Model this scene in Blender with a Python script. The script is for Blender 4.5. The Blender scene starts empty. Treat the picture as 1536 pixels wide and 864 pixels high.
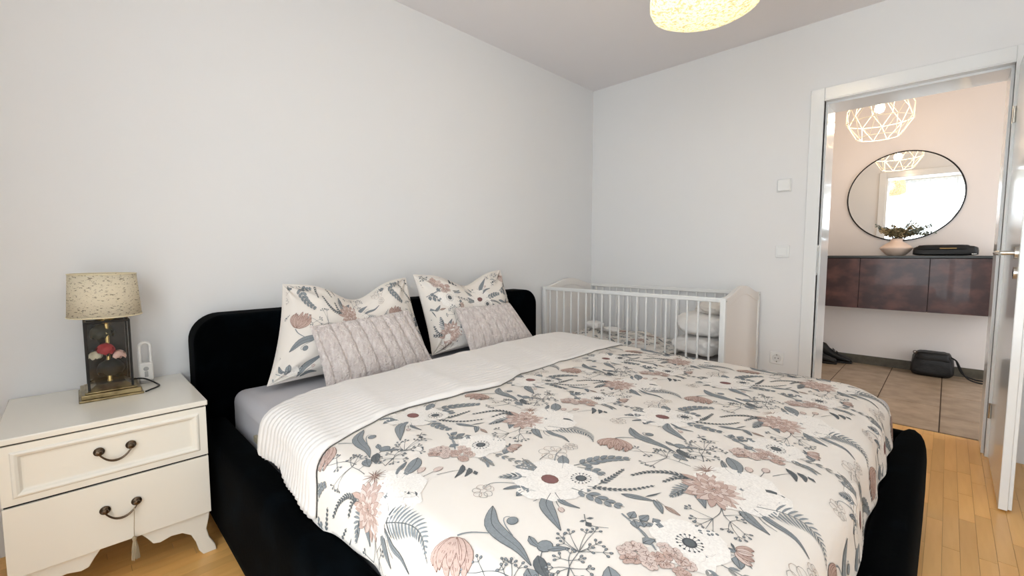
import bpy, math, random
import numpy as np
from math import sin, cos, pi, radians
random.seed(7)
SC = bpy.context.scene
COL = SC.collection

# ---------------------------------------------------------------- camera
cam = bpy.data.cameras.new('camera'); cam.sensor_width = 36.0
cam.lens = 659.05/1536*36.0; cam.clip_start = .02
co = bpy.data.objects.new('camera', cam); COL.objects.link(co)
from mathutils import Matrix, Vector
yaw, pit, roll = .7816, .0751, -.0010
F = Vector((-sin(yaw)*cos(pit), cos(yaw)*cos(pit), -sin(pit)))
R_ = Vector((cos(yaw), sin(yaw), 0)); U_ = R_.cross(F)
R2 = cos(roll)*R_ + sin(roll)*U_; U2 = -sin(roll)*R_ + cos(roll)*U_
m = Matrix((R2, U2, -F)).transposed().to_4x4(); m.translation = (2.3093, -3.3522, 1.0599)
co.matrix_world = m
SC.camera = co
# ---------------------------------------------------------------- sky, daylight, exposure
SC.view_settings.view_transform = 'Standard'; SC.view_settings.look = 'None'
SC.view_settings.gamma = 1; SC.view_settings.exposure = 0.58
W = bpy.data.worlds.new('sky'); SC.world = W; W.use_nodes = True
W.node_tree.nodes['Background'].inputs[0].default_value = (.93, .95, .96, 1)
W.node_tree.nodes['Background'].inputs[1].default_value = 1.0
def lamp(name, kind, loc, energy, color, rot=(0,0,0), **k):
    l = bpy.data.lights.new(name, kind); l.energy = energy; l.color = color
    for a, b in k.items(): setattr(l, a, b)
    o = bpy.data.objects.new(name, l); COL.objects.link(o); o.location = loc; o.rotation_euler = rot
    return o
# daylight falling through the window wall behind the camera (points into the room, +y)
lamp('window_daylight', 'AREA', (2.35, -4.22, 1.35), 62, (.84, .93, 1.0), (radians(90), 0, 0), shape='RECTANGLE', size=2.1, size_y=2.2)
PENDANT_W, HALL_W = 24, 5.0
# fill light added to lift the lower hall, no doorway there (points into the hall, -x)
lamp('hall_fill', 'AREA', (3.58, 1.15, 1.05), 14, (.86, .93, 1.0), (0, radians(90), 0), shape='RECTANGLE', size=1.9, size_y=1.2)
# ---------------------------------------------------------------- materials
def lin(c): return tuple((x/12.92 if x <= .04045 else ((x+.055)/1.055)**2.4) for x in c)
def rgb(r, g, b): return (*lin((r/255, g/255, b/255)), 1)
MATS = {}
def mat(name, col, rough=.6, metal=0, noise=None, bump=None, sheen=0, coat=0, spec=.5, emit=None, trans=0, alpha=1):
    if name in MATS: return MATS[name]
    m = bpy.data.materials.new(name); m.use_nodes = True; nt = m.node_tree; b = nt.nodes['Principled BSDF']
    b.inputs['Base Color'].default_value = col; b.inputs['Roughness'].default_value = rough
    b.inputs['Metallic'].default_value = metal; b.inputs['Specular IOR Level'].default_value = spec
    b.inputs['Coat Weight'].default_value = coat
    b.inputs['Transmission Weight'].default_value = trans; b.inputs['Alpha'].default_value = alpha
    if sheen: b.inputs['Sheen Weight'].default_value = sheen; b.inputs['Sheen Roughness'].default_value = .4
    if emit: b.inputs['Emission Color'].default_value = emit[0]; b.inputs['Emission Strength'].default_value = emit[1]
    tc = nt.nodes.new('ShaderNodeTexCoord')
    if noise:   # (scale vec, second colour, detail, low, high)
        mp = nt.nodes.new('ShaderNodeMapping'); mp.inputs['Scale'].default_value = noise[0]
        n = nt.nodes.new('ShaderNodeTexNoise'); n.inputs['Scale'].default_value = 1; n.inputs['Detail'].default_value = noise[2]
        r = nt.nodes.new('ShaderNodeValToRGB'); r.color_ramp.elements[0].position = noise[3]; r.color_ramp.elements[1].position = noise[4]
        r.color_ramp.elements[0].color = col; r.color_ramp.elements[1].color = noise[1]
        nt.links.new(tc.outputs['Object'], mp.inputs[0]); nt.links.new(mp.outputs[0], n.inputs[0])
        nt.links.new(n.outputs[0], r.inputs[0]); nt.links.new(r.outputs[0], b.inputs['Base Color'])
    if bump:    # (scale, strength, distance)
        n2 = nt.nodes.new('ShaderNodeTexNoise'); n2.inputs['Scale'].default_value = bump[0]; n2.inputs['Detail'].default_value = 3
        bp = nt.nodes.new('ShaderNodeBump'); bp.inputs['Strength'].default_value = bump[1]; bp.inputs['Distance'].default_value = bump[2]
        nt.links.new(tc.outputs['Object'], n2.inputs[0]); nt.links.new(n2.outputs[0], bp.inputs['Height']); nt.links.new(bp.outputs[0], b.inputs['Normal'])
    MATS[name] = m; return m
def vary(m, amount=.25, hue=.02):
    """per-object brightness variation (planks, tiles)"""
    nt = m.node_tree; b = nt.nodes['Principled BSDF']
    oi = nt.nodes.new('ShaderNodeObjectInfo'); mr = nt.nodes.new('ShaderNodeMapRange')
    mr.inputs[3].default_value = 1-amount; mr.inputs[4].default_value = 1+amount
    hs = nt.nodes.new('ShaderNodeHueSaturation')
    nt.links.new(oi.outputs['Random'], mr.inputs[0]); nt.links.new(mr.outputs[0], hs.inputs['Value'])
    src = b.inputs['Base Color'].links
    if src: nt.links.new(src[0].from_socket, hs.inputs['Color'])
    else: hs.inputs['Color'].default_value = b.inputs['Base Color'].default_value
    nt.links.new(hs.outputs[0], b.inputs['Base Color'])
    return m
M_wall = mat('wall_paint', rgb(237,236,235), .85, bump=(180,.06,.002), spec=.2)
M_ceil = mat('ceiling_paint', rgb(244,240,240), .9, spec=.1)
M_hall = mat('hall_paint', rgb(240,232,226), .85, spec=.2)
M_white = mat('white_lacquer', rgb(243,238,226), .22, coat=.3)
M_trim = mat('trim_lacquer', rgb(240,241,240), .18, coat=.4)
M_velvet = mat('black_velvet', rgb(2,3,4), .95, sheen=.01, spec=.02, noise=((7,7,7), rgb(8,15,20), 4, .5, .8), bump=(60,.3,.002))
M_sheet = mat('grey_sheet', rgb(196,194,198), .85, spec=.2)
M_duvet = mat('duvet_cotton', rgb(232,224,215), .75, spec=.2, sheen=.1)
M_duvetback = mat('white_sateen', rgb(234,229,224), .55, spec=.35, sheen=.1)
M_plush = mat('plush', rgb(212,198,192), .95, sheen=.4, spec=.1, noise=((70,70,25), rgb(236,226,220), 4, .35, .7), bump=(120,1.0,.012))
M_crib = mat('crib_paint', rgb(240,239,236), .3, coat=.15)
M_cribp = mat('crib_panel', rgb(240,234,228), .4)
M_brass = mat('aged_brass', rgb(172,156,118), .3, metal=1, noise=((30,30,30), rgb(120,105,75), 4, .4, .7))
M_bronze = mat('dark_bronze', rgb(92,78,64), .32, metal=1)
M_black = mat('black_metal', rgb(18,16,15), .4, metal=.3)
M_steel = mat('brushed_steel', rgb(200,198,192), .25, metal=1)
M_blackf = mat('black_fabric', rgb(10,10,11), .75, bump=(200,.4,.002))
M_blackl = mat('black_leather', rgb(9,9,10), .5, bump=(90,.5,.003))
M_plastic = mat('white_plastic', rgb(240,240,238), .35)
M_greyp = mat('grey_plastic', rgb(170,168,165), .4)
M_dark = mat('dark_void', rgb(12,11,10), .8)
M_rust = mat('rusty_brown_front', rgb(52,27,26), .35, noise=((9,9,12), rgb(98,62,56), 9, .42, .75), coat=.2)
M_slab = mat('dark_slab', rgb(52,56,56), .35)
M_tile = vary(mat('brown_tile', rgb(178,156,132), .42, noise=((9,9,9), rgb(148,126,102), 8, .35, .7)), .10)
M_grout = mat('grout', rgb(88,72,60), .9)
M_skirt = mat('skirting_tile', rgb(96,90,76), .5, noise=((20,20,20), rgb(74,68,58), 6, .4, .7))
M_plank = vary(mat('oak_plank', rgb(250,196,118), .33, noise=((22,2.0,10), rgb(230,170,94), 6, .3, .75), coat=.15), .11)
M_under = mat('plank_joint', rgb(186,130,74), .7)
M_mirror = mat('mirror_glass', (.93,.95,.95,1), .01, metal=1)
M_vase = mat('vase_clay', rgb(232,208,190), .7)
def glassy(name, tint, a):
    m = bpy.data.materials.new(name); m.use_nodes = True; nt = m.node_tree
    b = nt.nodes.new('ShaderNodeBsdfGlossy'); b.inputs[0].default_value = tint; b.inputs['Roughness'].default_value = .03
    t = nt.nodes.new('ShaderNodeBsdfTransparent'); t.inputs[0].default_value = (.985,.985,.985,1)
    mx = nt.nodes.new('ShaderNodeMixShader'); mx.inputs[0].default_value = a
    nt.links.new(t.outputs[0], mx.inputs[1]); nt.links.new(b.outputs[0], mx.inputs[2]); nt.links.new(mx.outputs[0], nt.nodes['Material Output'].inputs[0])
    return m
M_glass = glassy('clear_glass', (.9,.92,.9,1), .015)
def sheer(name, col, tr, emit=0, ecol=None, speck=None, tlw=.5):
    """translucent fabric: transparent + translucent + diffuse; lamp shades glow"""
    m = bpy.data.materials.new(name); m.use_nodes = True; nt = m.node_tree; nt.nodes.remove(nt.nodes['Principled BSDF'])
    d = nt.nodes.new('ShaderNodeBsdfDiffuse'); d.inputs[0].default_value = col
    tl = nt.nodes.new('ShaderNodeBsdfTranslucent'); tl.inputs[0].default_value = col
    a = nt.nodes.new('ShaderNodeMixShader'); a.inputs[0].default_value = tlw
    t = nt.nodes.new('ShaderNodeBsdfTransparent'); b = nt.nodes.new('ShaderNodeMixShader'); b.inputs[0].default_value = tr
    nt.links.new(d.outputs[0], a.inputs[1]); nt.links.new(tl.outputs[0], a.inputs[2]); nt.links.new(a.outputs[0], b.inputs[1]); nt.links.new(t.outputs[0], b.inputs[2])
    out = b
    if speck:
        tc = nt.nodes.new('ShaderNodeTexCoord'); mp = nt.nodes.new('ShaderNodeMapping'); mp.inputs['Scale'].default_value = speck[0]
        n = nt.nodes.new('ShaderNodeTexNoise'); n.inputs['Scale'].default_value = 1; n.inputs['Detail'].default_value = 4; n.inputs['Roughness'].default_value = .7
        r = nt.nodes.new('ShaderNodeValToRGB'); e = r.color_ramp.elements
        e[0].position = speck[2]; e[0].color = speck[1]; e[1].position = speck[2]+.05; e[1].color = col
        nt.links.new(tc.outputs['Object'], mp.inputs[0]); nt.links.new(mp.outputs[0], n.inputs[0]); nt.links.new(n.outputs[0], r.inputs[0])
        nt.links.new(r.outputs[0], d.inputs[0]); nt.links.new(r.outputs[0], tl.inputs[0])
    if emit:
        e_ = nt.nodes.new('ShaderNodeEmission'); e_.inputs[0].default_value = ecol; e_.inputs[1].default_value = emit
        if speck:
            mu = nt.nodes.new('ShaderNodeMix'); mu.data_type = 'RGBA'; mu.blend_type = 'MULTIPLY'; mu.inputs[0].default_value = 1
            mu.inputs[6].default_value = ecol; nt.links.new(r.outputs[0], mu.inputs[7]); nt.links.new(mu.outputs[2], e_.inputs[0])
        ad = nt.nodes.new('ShaderNodeAddShader'); nt.links.new(b.outputs[0], ad.inputs[0]); nt.links.new(e_.outputs[0], ad.inputs[1]); out = ad
    nt.links.new(out.outputs[0], nt.nodes['Material Output'].inputs[0])
    MATS[name] = m; return m
M_curtain = sheer('sheer_curtain', (.93,.925,.905,1), .5)
M_pend = sheer('pendant_fibre', (.95,.92,.80,1), .004, .47, (1,.95,.60,1), ((75,75,75), (.55,.5,.34,1), .44), tlw=.004)
M_lshade = sheer('script_shade', rgb(253,245,226), 0, 0, None, ((90,90,230), rgb(140,124,100), .375))
M_bulb = mat('bulb', (1,.8,.55,1), .3, emit=((1,.78,.5,1), 12))
M_wire = mat('cage_wire', rgb(250,240,215), .4, emit=((1,.88,.62,1), .12))  # faint glow put into the wires for the bulb's light on them
# printed cloth: one colour attribute carries the flat print
M_print = bpy.data.materials.new('floral_print'); M_print.use_nodes = True
_b = M_print.node_tree.nodes['Principled BSDF']; _b.inputs['Roughness'].default_value = .8; _b.inputs['Specular IOR Level'].default_value = .15
_a = M_print.node_tree.nodes.new('ShaderNodeAttribute'); _a.attribute_name = 'print_colour'
_n = M_print.node_tree.nodes.new('ShaderNodeTexNoise'); _n.inputs['Scale'].default_value = 240; _n.inputs['Detail'].default_value = 3
_h = M_print.node_tree.nodes.new('ShaderNodeHueSaturation'); _mr = M_print.node_tree.nodes.new('ShaderNodeMapRange')
_mr.inputs[1].default_value = .3; _mr.inputs[2].default_value = .7; _mr.inputs[3].default_value = .90; _mr.inputs[4].default_value = 1.07
_tc = M_print.node_tree.nodes.new('ShaderNodeTexCoord'); L = M_print.node_tree.links
L.new(_tc.outputs['Object'], _n.inputs[0]); L.new(_n.outputs[0], _mr.inputs[0]); L.new(_mr.outputs[0], _h.inputs['Value'])
L.new(_a.outputs['Color'], _h.inputs['Color']); L.new(_h.outputs[0], _b.inputs['Base Color'])

# ---------------------------------------------------------------- geometry helpers
class G:
    def __init__(s): s.v = []; s.f = []
    def box(s, x0, x1, y0, y1, z0, z1):
        b = len(s.v); s.v += [(x, y, z) for z in (z0, z1) for y in (y0, y1) for x in (x0, x1)]
        s.f += [tuple(b+i for i in q) for q in ((0,2,3,1),(4,5,7,6),(0,1,5,4),(2,6,7,3),(0,4,6,2),(1,3,7,5))]; return s
    def tube(s, pts, r, n=8, closed=False, cap=True):
        P = [Vector(p) for p in pts]; b = len(s.v); up = None; rr = r if isinstance(r, (list, tuple)) else [r]*len(P)
        for i, p in enumerate(P):
            if closed: t = P[(i+1) % len(P)] - P[i-1]
            else: t = P[min(i+1, len(P)-1)] - P[max(i-1, 0)]
            t.normalize()
            if up is None: up = t.orthogonal().normalized()
            up = (up - t*up.dot(t)); up = up.normalized() if up.length > 1e-6 else t.orthogonal().normalized()
            w = t.cross(up)
            for k in range(n):
                a = 2*pi*k/n; s.v.append(tuple(p + (up*cos(a) + w*sin(a))*rr[i]))
        m = len(P)
        for i in range(m if closed else m-1):
            for k in range(n):
                j = (i+1) % m; s.f.append((b+i*n+k, b+i*n+(k+1) % n, b+j*n+(k+1) % n, b+j*n+k))
        if cap and not closed: s.f += [tuple(b+k for k in range(n))[::-1], tuple(b+(m-1)*n+k for k in range(n))]
        return s
    def lathe(s, prof, c, n=32, sx=1, sy=1, cap=True, wob=None):
        b = len(s.v)
        for j, (r, z) in enumerate(prof):
            for k in range(n):
                a = 2*pi*k/n; q = 1 + (wob(a, j) if wob else 0)
                s.v.append((c[0]+r*q*cos(a)*sx, c[1]+r*q*sin(a)*sy, c[2]+z))
        for j in range(len(prof)-1):
            for k in range(n): s.f.append((b+j*n+k, b+j*n+(k+1) % n, b+(j+1)*n+(k+1) % n, b+(j+1)*n+k))
        if cap: s.f += [tuple(b+k for k in range(n))[::-1], tuple(b+(len(prof)-1)*n+k for k in range(n))]
        return s
    def prism(s, poly, ax, a0, a1):
        """poly in the two other axes (order xyz minus ax), extruded along ax"""
        b = len(s.v); n = len(poly)
        for a in (a0, a1):
            for p in poly:
                q = list(p); q.insert(ax, a); s.v.append(tuple(q))
        s.f += [tuple(range(b, b+n))[::-1], tuple(range(b+n, b+2*n))]
        for i in range(n): j = (i+1) % n; s.f.append((b+i, b+j, b+n+j, b+n+i))
        return s
    def grid(s, P):
        b = len(s.v); n, m = len(P), len(P[0])
        s.v += [tuple(map(float, p)) for row in P for p in row]
        for i in range(n-1):
            for j in range(m-1): s.f.append((b+i*m+j, b+(i+1)*m+j, b+(i+1)*m+j+1, b+i*m+j+1))
        return s
    def rings(s, loops, close_last=True):
        """nested closed loops of equal length bridged in order"""
        b = len(s.v); n = len(loops[0])
        for l in loops: s.v += [tuple(p) for p in l]
        for i in range(len(loops)-1):
            for k in range(n): s.f.append((b+i*n+k, b+i*n+(k+1) % n, b+(i+1)*n+(k+1) % n, b+(i+1)*n+k))
        if close_last: s.f.append(tuple(b+(len(loops)-1)*n+k for k in range(n)))
        return s
def origin(o):
    v = Vector((0,0,0))
    while o: v += o.location; o = o.parent
    return v
def obj(name, g, m, parent=None, bevel=0, smooth=True, loc=None, seg=2, sub=0, recalc=True):
    me = bpy.data.meshes.new(name)
    org = origin(parent) + (Vector(loc) if loc else Vector((0,0,0))) if parent else Vector(loc or (0,0,0))
    me.from_pydata([(x-org.x, y-org.y, z-org.z) for x, y, z in g.v], [], g.f)
    if recalc:
        import bmesh
        bm = bmesh.new(); bm.from_mesh(me); bmesh.ops.recalc_face_normals(bm, faces=bm.faces); bm.to_mesh(me); bm.free()
    me.materials.append(m)
    if smooth: me.polygons.foreach_set('use_smooth', [True]*len(me.polygons))
    o = bpy.data.objects.new(name, me); COL.objects.link(o); o.parent = parent
    if loc: o.location = loc
    if smooth and not sub:
        me.set_sharp_from_angle(angle=radians(38))
    if bevel:
        b = o.modifiers.new('bevel', 'BEVEL'); b.width = bevel; b.segments = seg; b.limit_method = 'ANGLE'; b.angle_limit = radians(35); b.harden_normals = False
    if sub:
        q = o.modifiers.new('sub', 'SUBSURF'); q.levels = q.render_levels = sub
    return o
def tag(o, label, cat, group=None):
    o['label'] = label; o['category'] = cat
    if group: o['group'] = group
    return o
def smooth(pts, n=6):
    P = [Vector(p) for p in pts]; out = []
    for i in range(len(P)-1):
        a, b, c, d = P[max(i-1, 0)], P[i], P[i+1], P[min(i+2, len(P)-1)]
        for k in range(n):
            t = k/n; out.append(.5*((2*b)+(c-a)*t+(2*a-5*b+4*c-d)*t*t+(3*b-a-3*c+d)*t**3))
    return out+[P[-1]]
def thing(name, label, cat, loc=(0,0,0), group=None):
    o = bpy.data.objects.new(name, None); COL.objects.link(o); o.location = loc; o.empty_display_size = .05
    return tag(o, label, cat, group)
def struct(name, g, m, parent=None, **k):
    o = obj(name, g, m, parent, **k); o['kind'] = 'structure'; return o
def B(*a): return G().box(*a)
def copy(o, parent, loc):
    c = o.copy(); COL.objects.link(c); c.parent = parent; c.location = loc; return c

# ================================================================ SETTING
XE, YS, HC = 3.75, -4.0, 2.5
WT = .26
DX0, DX1, DZ = 1.714, 2.4946, 2.0
struct('wall_left', B(-.2, 0, YS-.2, WT, -.06, HC+.1), M_wall, smooth=False)
g = G(); g.box(0, DX0, 0, WT, -.06, HC+.1); g.box(DX1, XE+.2, 0, WT, -.06, HC+.1); g.box(DX0, DX1, 0, WT, DZ+.02, HC+.1)
struct('wall_back', g, M_wall, smooth=False)
struct('wall_right', B(XE, XE+.2, YS-.2, 0, -.06, HC+.1), M_wall, smooth=False)
wx0, wx1, wz0, wz1 = 1.35, 3.35, .12, 2.38
g = G(); g.box(0, wx0, YS-.2, YS, -.06, HC+.1); g.box(wx1, XE, YS-.2, YS, -.06, HC+.1); g.box(wx0, wx1, YS-.2, YS, -.06, wz0); g.box(wx0, wx1, YS-.2, YS, wz1, HC+.1)
struct('wall_front', g, M_wall, smooth=False)
struct('ceiling', B(-.2, XE+.2, YS-.2, 0, HC, HC+.1), M_ceil, smooth=False)
# hall
HX0, HX1, HY = .55, 3.6, 2.06
struct('wall_hall_back', B(HX0-.1, HX1+.1, HY, HY+.1, -.06, HC+.1), M_hall, smooth=False)
struct('wall_hall_left', B(HX0-.1, HX0, WT, HY, -.06, HC+.1), M_hall, smooth=False)
struct('wall_hall_right', B(HX1, HX1+.1, WT, HY, -.06, HC+.1), M_hall, smooth=False)
struct('ceiling_hall', B(HX0-.1, HX1+.1, 0, HY+.1, HC, HC+.1), M_hall, smooth=False)
struct('baseboard_hall', B(HX0, HX1, HY-.012, HY, -.003, .082), M_skirt, smooth=False)
# window
wn = struct('window_1', G().box(wx0, wx0+.06, YS-.1, YS-.04, wz0, wz1).box(wx1-.06, wx1, YS-.1, YS-.04, wz0, wz1).box(wx0+.06, wx1-.06, YS-.1, YS-.04, wz0, wz0+.07).box(wx0+.06, wx1-.06, YS-.1, YS-.04, wz1-.06, wz1).box(2.31, 2.39, YS-.1, YS-.04, wz0+.07, wz1-.06), M_trim)
obj('window_pane', B(wx0+.06, 2.31, YS-.075, YS-.069, wz0+.07, wz1-.06), M_glass, wn, smooth=False)
obj('window_pane', B(2.39, wx1-.06, YS-.075, YS-.069, wz0+.07, wz1-.06), M_glass, wn, smooth=False)
def curtain(x0, x1, label):
    P = []
    for i in range(int((x1-x0)/.012)+1):
        x = x0+i*.012; w = .022*sin(x*2*pi/.13)+.008*sin(x*2*pi/.047+1)
        P.append([(x, YS+.09+w*(.7+.3*sin(z*3)), z) for z in np.linspace(.03, 2.46, 8)])
    return tag(obj('sheer_curtain', G().grid(P), M_curtain, recalc=False), label, 'curtain', 'sheer curtains at the window')
curtain(1.1, 2.34, 'white sheer curtain over the left half of the window'); curtain(2.36, 3.55, 'white sheer curtain over the right half of the window')
r = thing('curtain_rail', 'white ceiling rail above the sheer curtains', 'curtain rail', (2.33, YS+.09, 2.47))
obj('rail', B(1.05, 3.6, YS+.07, YS+.11, 2.465, 2.5), M_white, r)
# floors ---------------------------------------------------------
fl = struct('floor', B(-.05, XE, YS, WT-.01, -.06, -.004), M_under, smooth=False)
pw, bev = .046, .0004
ends = G()
def plank_mesh(L):
    g = B(bev, pw-bev, 0, L, -.004, 0)
    me = bpy.data.meshes.new('plank'); me.from_pydata(g.v, [], g.f); me.materials.append(M_plank); return me
PL = {n: plank_mesh(n*.09-.0012) for n in (3, 4, 5, 6)}
far = {n: G() for n in (0,)}
cnt = 0
for i in range(int(XE/pw)):
    x = i*pw; y = YS - random.random()*.3 - (i//3 % 2)*.2
    while y < WT-.012:
        n = random.choice((3, 4, 5, 6)); L_ = n*.09
        xa, xb = x, x+pw
        near_right = (2.20 < xa < 3.0 and y+L_ > -1.85 and not (xa < 2.2))
        near_left = (xa < .80 and -3.75 < y+L_/2 < -2.93)
        y1 = min(y+L_, WT-.012)
        if (near_right or near_left) and cnt < 298 and y >= YS and y+L_ < WT:
            o = bpy.data.objects.new('plank', PL[n]); COL.objects.link(o); o.parent = fl; o.location = (x, y, 0); cnt += 1
        else:
            far[0].box(x+bev, x+pw-bev, max(y, YS), y1-.0012, -.004, 0)
        y += L_
o = obj('planks', far[0], mat('oak_plank_far', rgb(248,194,116), .33, noise=((22,2.0,10), rgb(228,168,94), 6, .3, .75), coat=.15), fl, smooth=False, recalc=False); o['kind'] = 'stuff'
print('planks', cnt)
fh = struct('floor_hall', B(HX0, HX1, WT-.01, HY, -.06, -.004), M_grout, smooth=False)
tl = None
tw, tlen = .335, .60
me_t = None
for i in range(-4, 5):
    x = 1.985+i*tw
    y = .262 - (i % 2)*.24
    while y < HY-.01:
        a, b_ = max(y, .262), min(y+tlen, HY-.013); xa, xb = max(x, HX0), min(x+tw, HX1)
        if b_-a > .03 and xb-xa > .03:
            o = obj('tile', B(xa+.003, xb-.003, a+.002, b_-.003, -.004, .001+random.random()*.0006), M_tile, fh, smooth=False, bevel=.0012, seg=1)
        y += tlen
# door frame: casing on the bedroom side, jamb lining, rebate stop
tr = struct('trim_1', G().box(DX0-.072, DX0, -.016, 0, 0, DZ+.085).box(DX1, DX1+.072, -.016, 0, 0, DZ+.085).box(DX0, DX1, -.016, 0, DZ+.012, DZ+.085), M_trim, bevel=.003)
obj('jamb', G().box(DX0-.02, DX0, -.014, .036, 0, DZ+.012).box(DX0-.02, DX0+.012, .036, WT+.008, 0, DZ).box(DX1, DX1+.02, -.014, .036, 0, DZ+.012).box(DX1-.012, DX1+.02, .036, WT+.008, 0, DZ).box(DX0-.02, DX1+.02, .036, WT+.008, DZ-.006, DZ+.03).box(DX0, DX1, -.014, .036, DZ+.006, DZ+.03), M_trim, tr, bevel=.002)
obj('hall_casing', G().box(DX0-.07, DX0-.002, WT, WT+.014, 0, DZ+.07).box(DX1+.002, DX1+.07, WT, WT+.014, 0, DZ+.07).box(DX0-.002, DX1+.002, WT, WT+.014, DZ+.002, DZ+.07), M_trim, tr, bevel=.003)
p_ = obj('strike_plate', B(DX0-.001, DX0+.002, -.006, .02, .93, 1.12), M_steel, tr, bevel=.0005)
# door leaf, open at right angles
dr = struct('door_1', G().box(2.507, 2.534, -.692, -.018, .008, 1.985).box(2.534, 2.547, -.678, -.018, .008, 1.985), M_trim, bevel=.002)
h = obj('door_handle', G().tube([(2.507,-.636,1.066),(2.497,-.636,1.066)], .025, 20).tube([(2.499,-.636,1.066),(2.455,-.636,1.066)], .009, 12).tube([(2.458,-.645,1.066),(2.452,-.63,1.066),(2.451,-.58,1.066),(2.4515,-.53,1.066),(2.455,-.505,1.066)], [.009,.010,.0095,.009,.009], 12), M_steel, dr)
obj('door_handle', G().tube([(2.547,-.636,1.066),(2.557,-.636,1.066)], .025, 20).tube([(2.555,-.636,1.066),(2.60,-.636,1.066)], .009, 12).tube([(2.60,-.645,1.066),(2.603,-.58,1.066),(2.60,-.505,1.066)], .0095, 12), M_steel, dr)
obj('keyhole_rosette', G().tube([(2.507,-.636,.985),(2.498,-.636,.985)], .025, 20), M_steel, dr)
obj('keyhole', B(2.4965, 2.4985, -.6395, -.6325, .972, .996), M_dark, dr)
obj('latch_plate', B(2.511, 2.531, -.6935, -.691, .93, 1.13), M_steel, dr)
for z in (.25, 1.75):
    obj('hinge', G().tube([(2.502,-.02,z-.04),(2.502,-.02,z+.04)], .007, 10), M_steel, dr)

# wall fittings
def plate(name, label, x, z, s=.081):
    t = thing(name, label, name.replace('_', ' '), (x, -.001, z))
    obj('cover_frame', B(x-s/2, x+s/2, -.009, 0, z-s/2, z+s/2), M_plastic, t, bevel=.003)
    return t
t = plate('light_switch', 'white square light switch on the wall left of the door frame', 1.521, 1.082)
obj('rocker', B(1.521-.029, 1.521+.029, -.014, -.008, 1.082-.029, 1.082+.029), M_plastic, t, bevel=.002)
t = plate('thermostat', 'small white square thermostat high on the wall above the light switch', 1.515, 1.515, .083)
obj('cap', B(1.515-.036, 1.515+.036, -.022, -.008, 1.515-.036, 1.515+.036), M_plastic, t, bevel=.003)
t = plate('wall_socket', 'white round-well power socket low on the wall beside the crib', 1.516, .361)
g = G(); n = 28
loops = []
for rr, yy in ((.0285,-.0085),(.0275,-.0105),(.0225,-.0105),(.021,-.0093),(.002,-.0093)):
    loops.append([(1.516+rr*cos(2*pi*k/n), yy, .361+rr*sin(2*pi*k/n)) for k in range(n)])
obj('socket_well', G().rings(loops), mat('socket_grey', rgb(226,226,224), .5), t)
for dx in (-.0095, .0095):
    obj('pin_hole', G().tube([(1.516+dx, -.0092, .361), (1.516+dx, -.0100, .361)], .0032, 10), M_dark, t)
for z in (.380, .3355): obj('earth_clip', B(1.513, 1.519, -.0115, -.009, z, z+.0065), M_steel, t)
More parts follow.
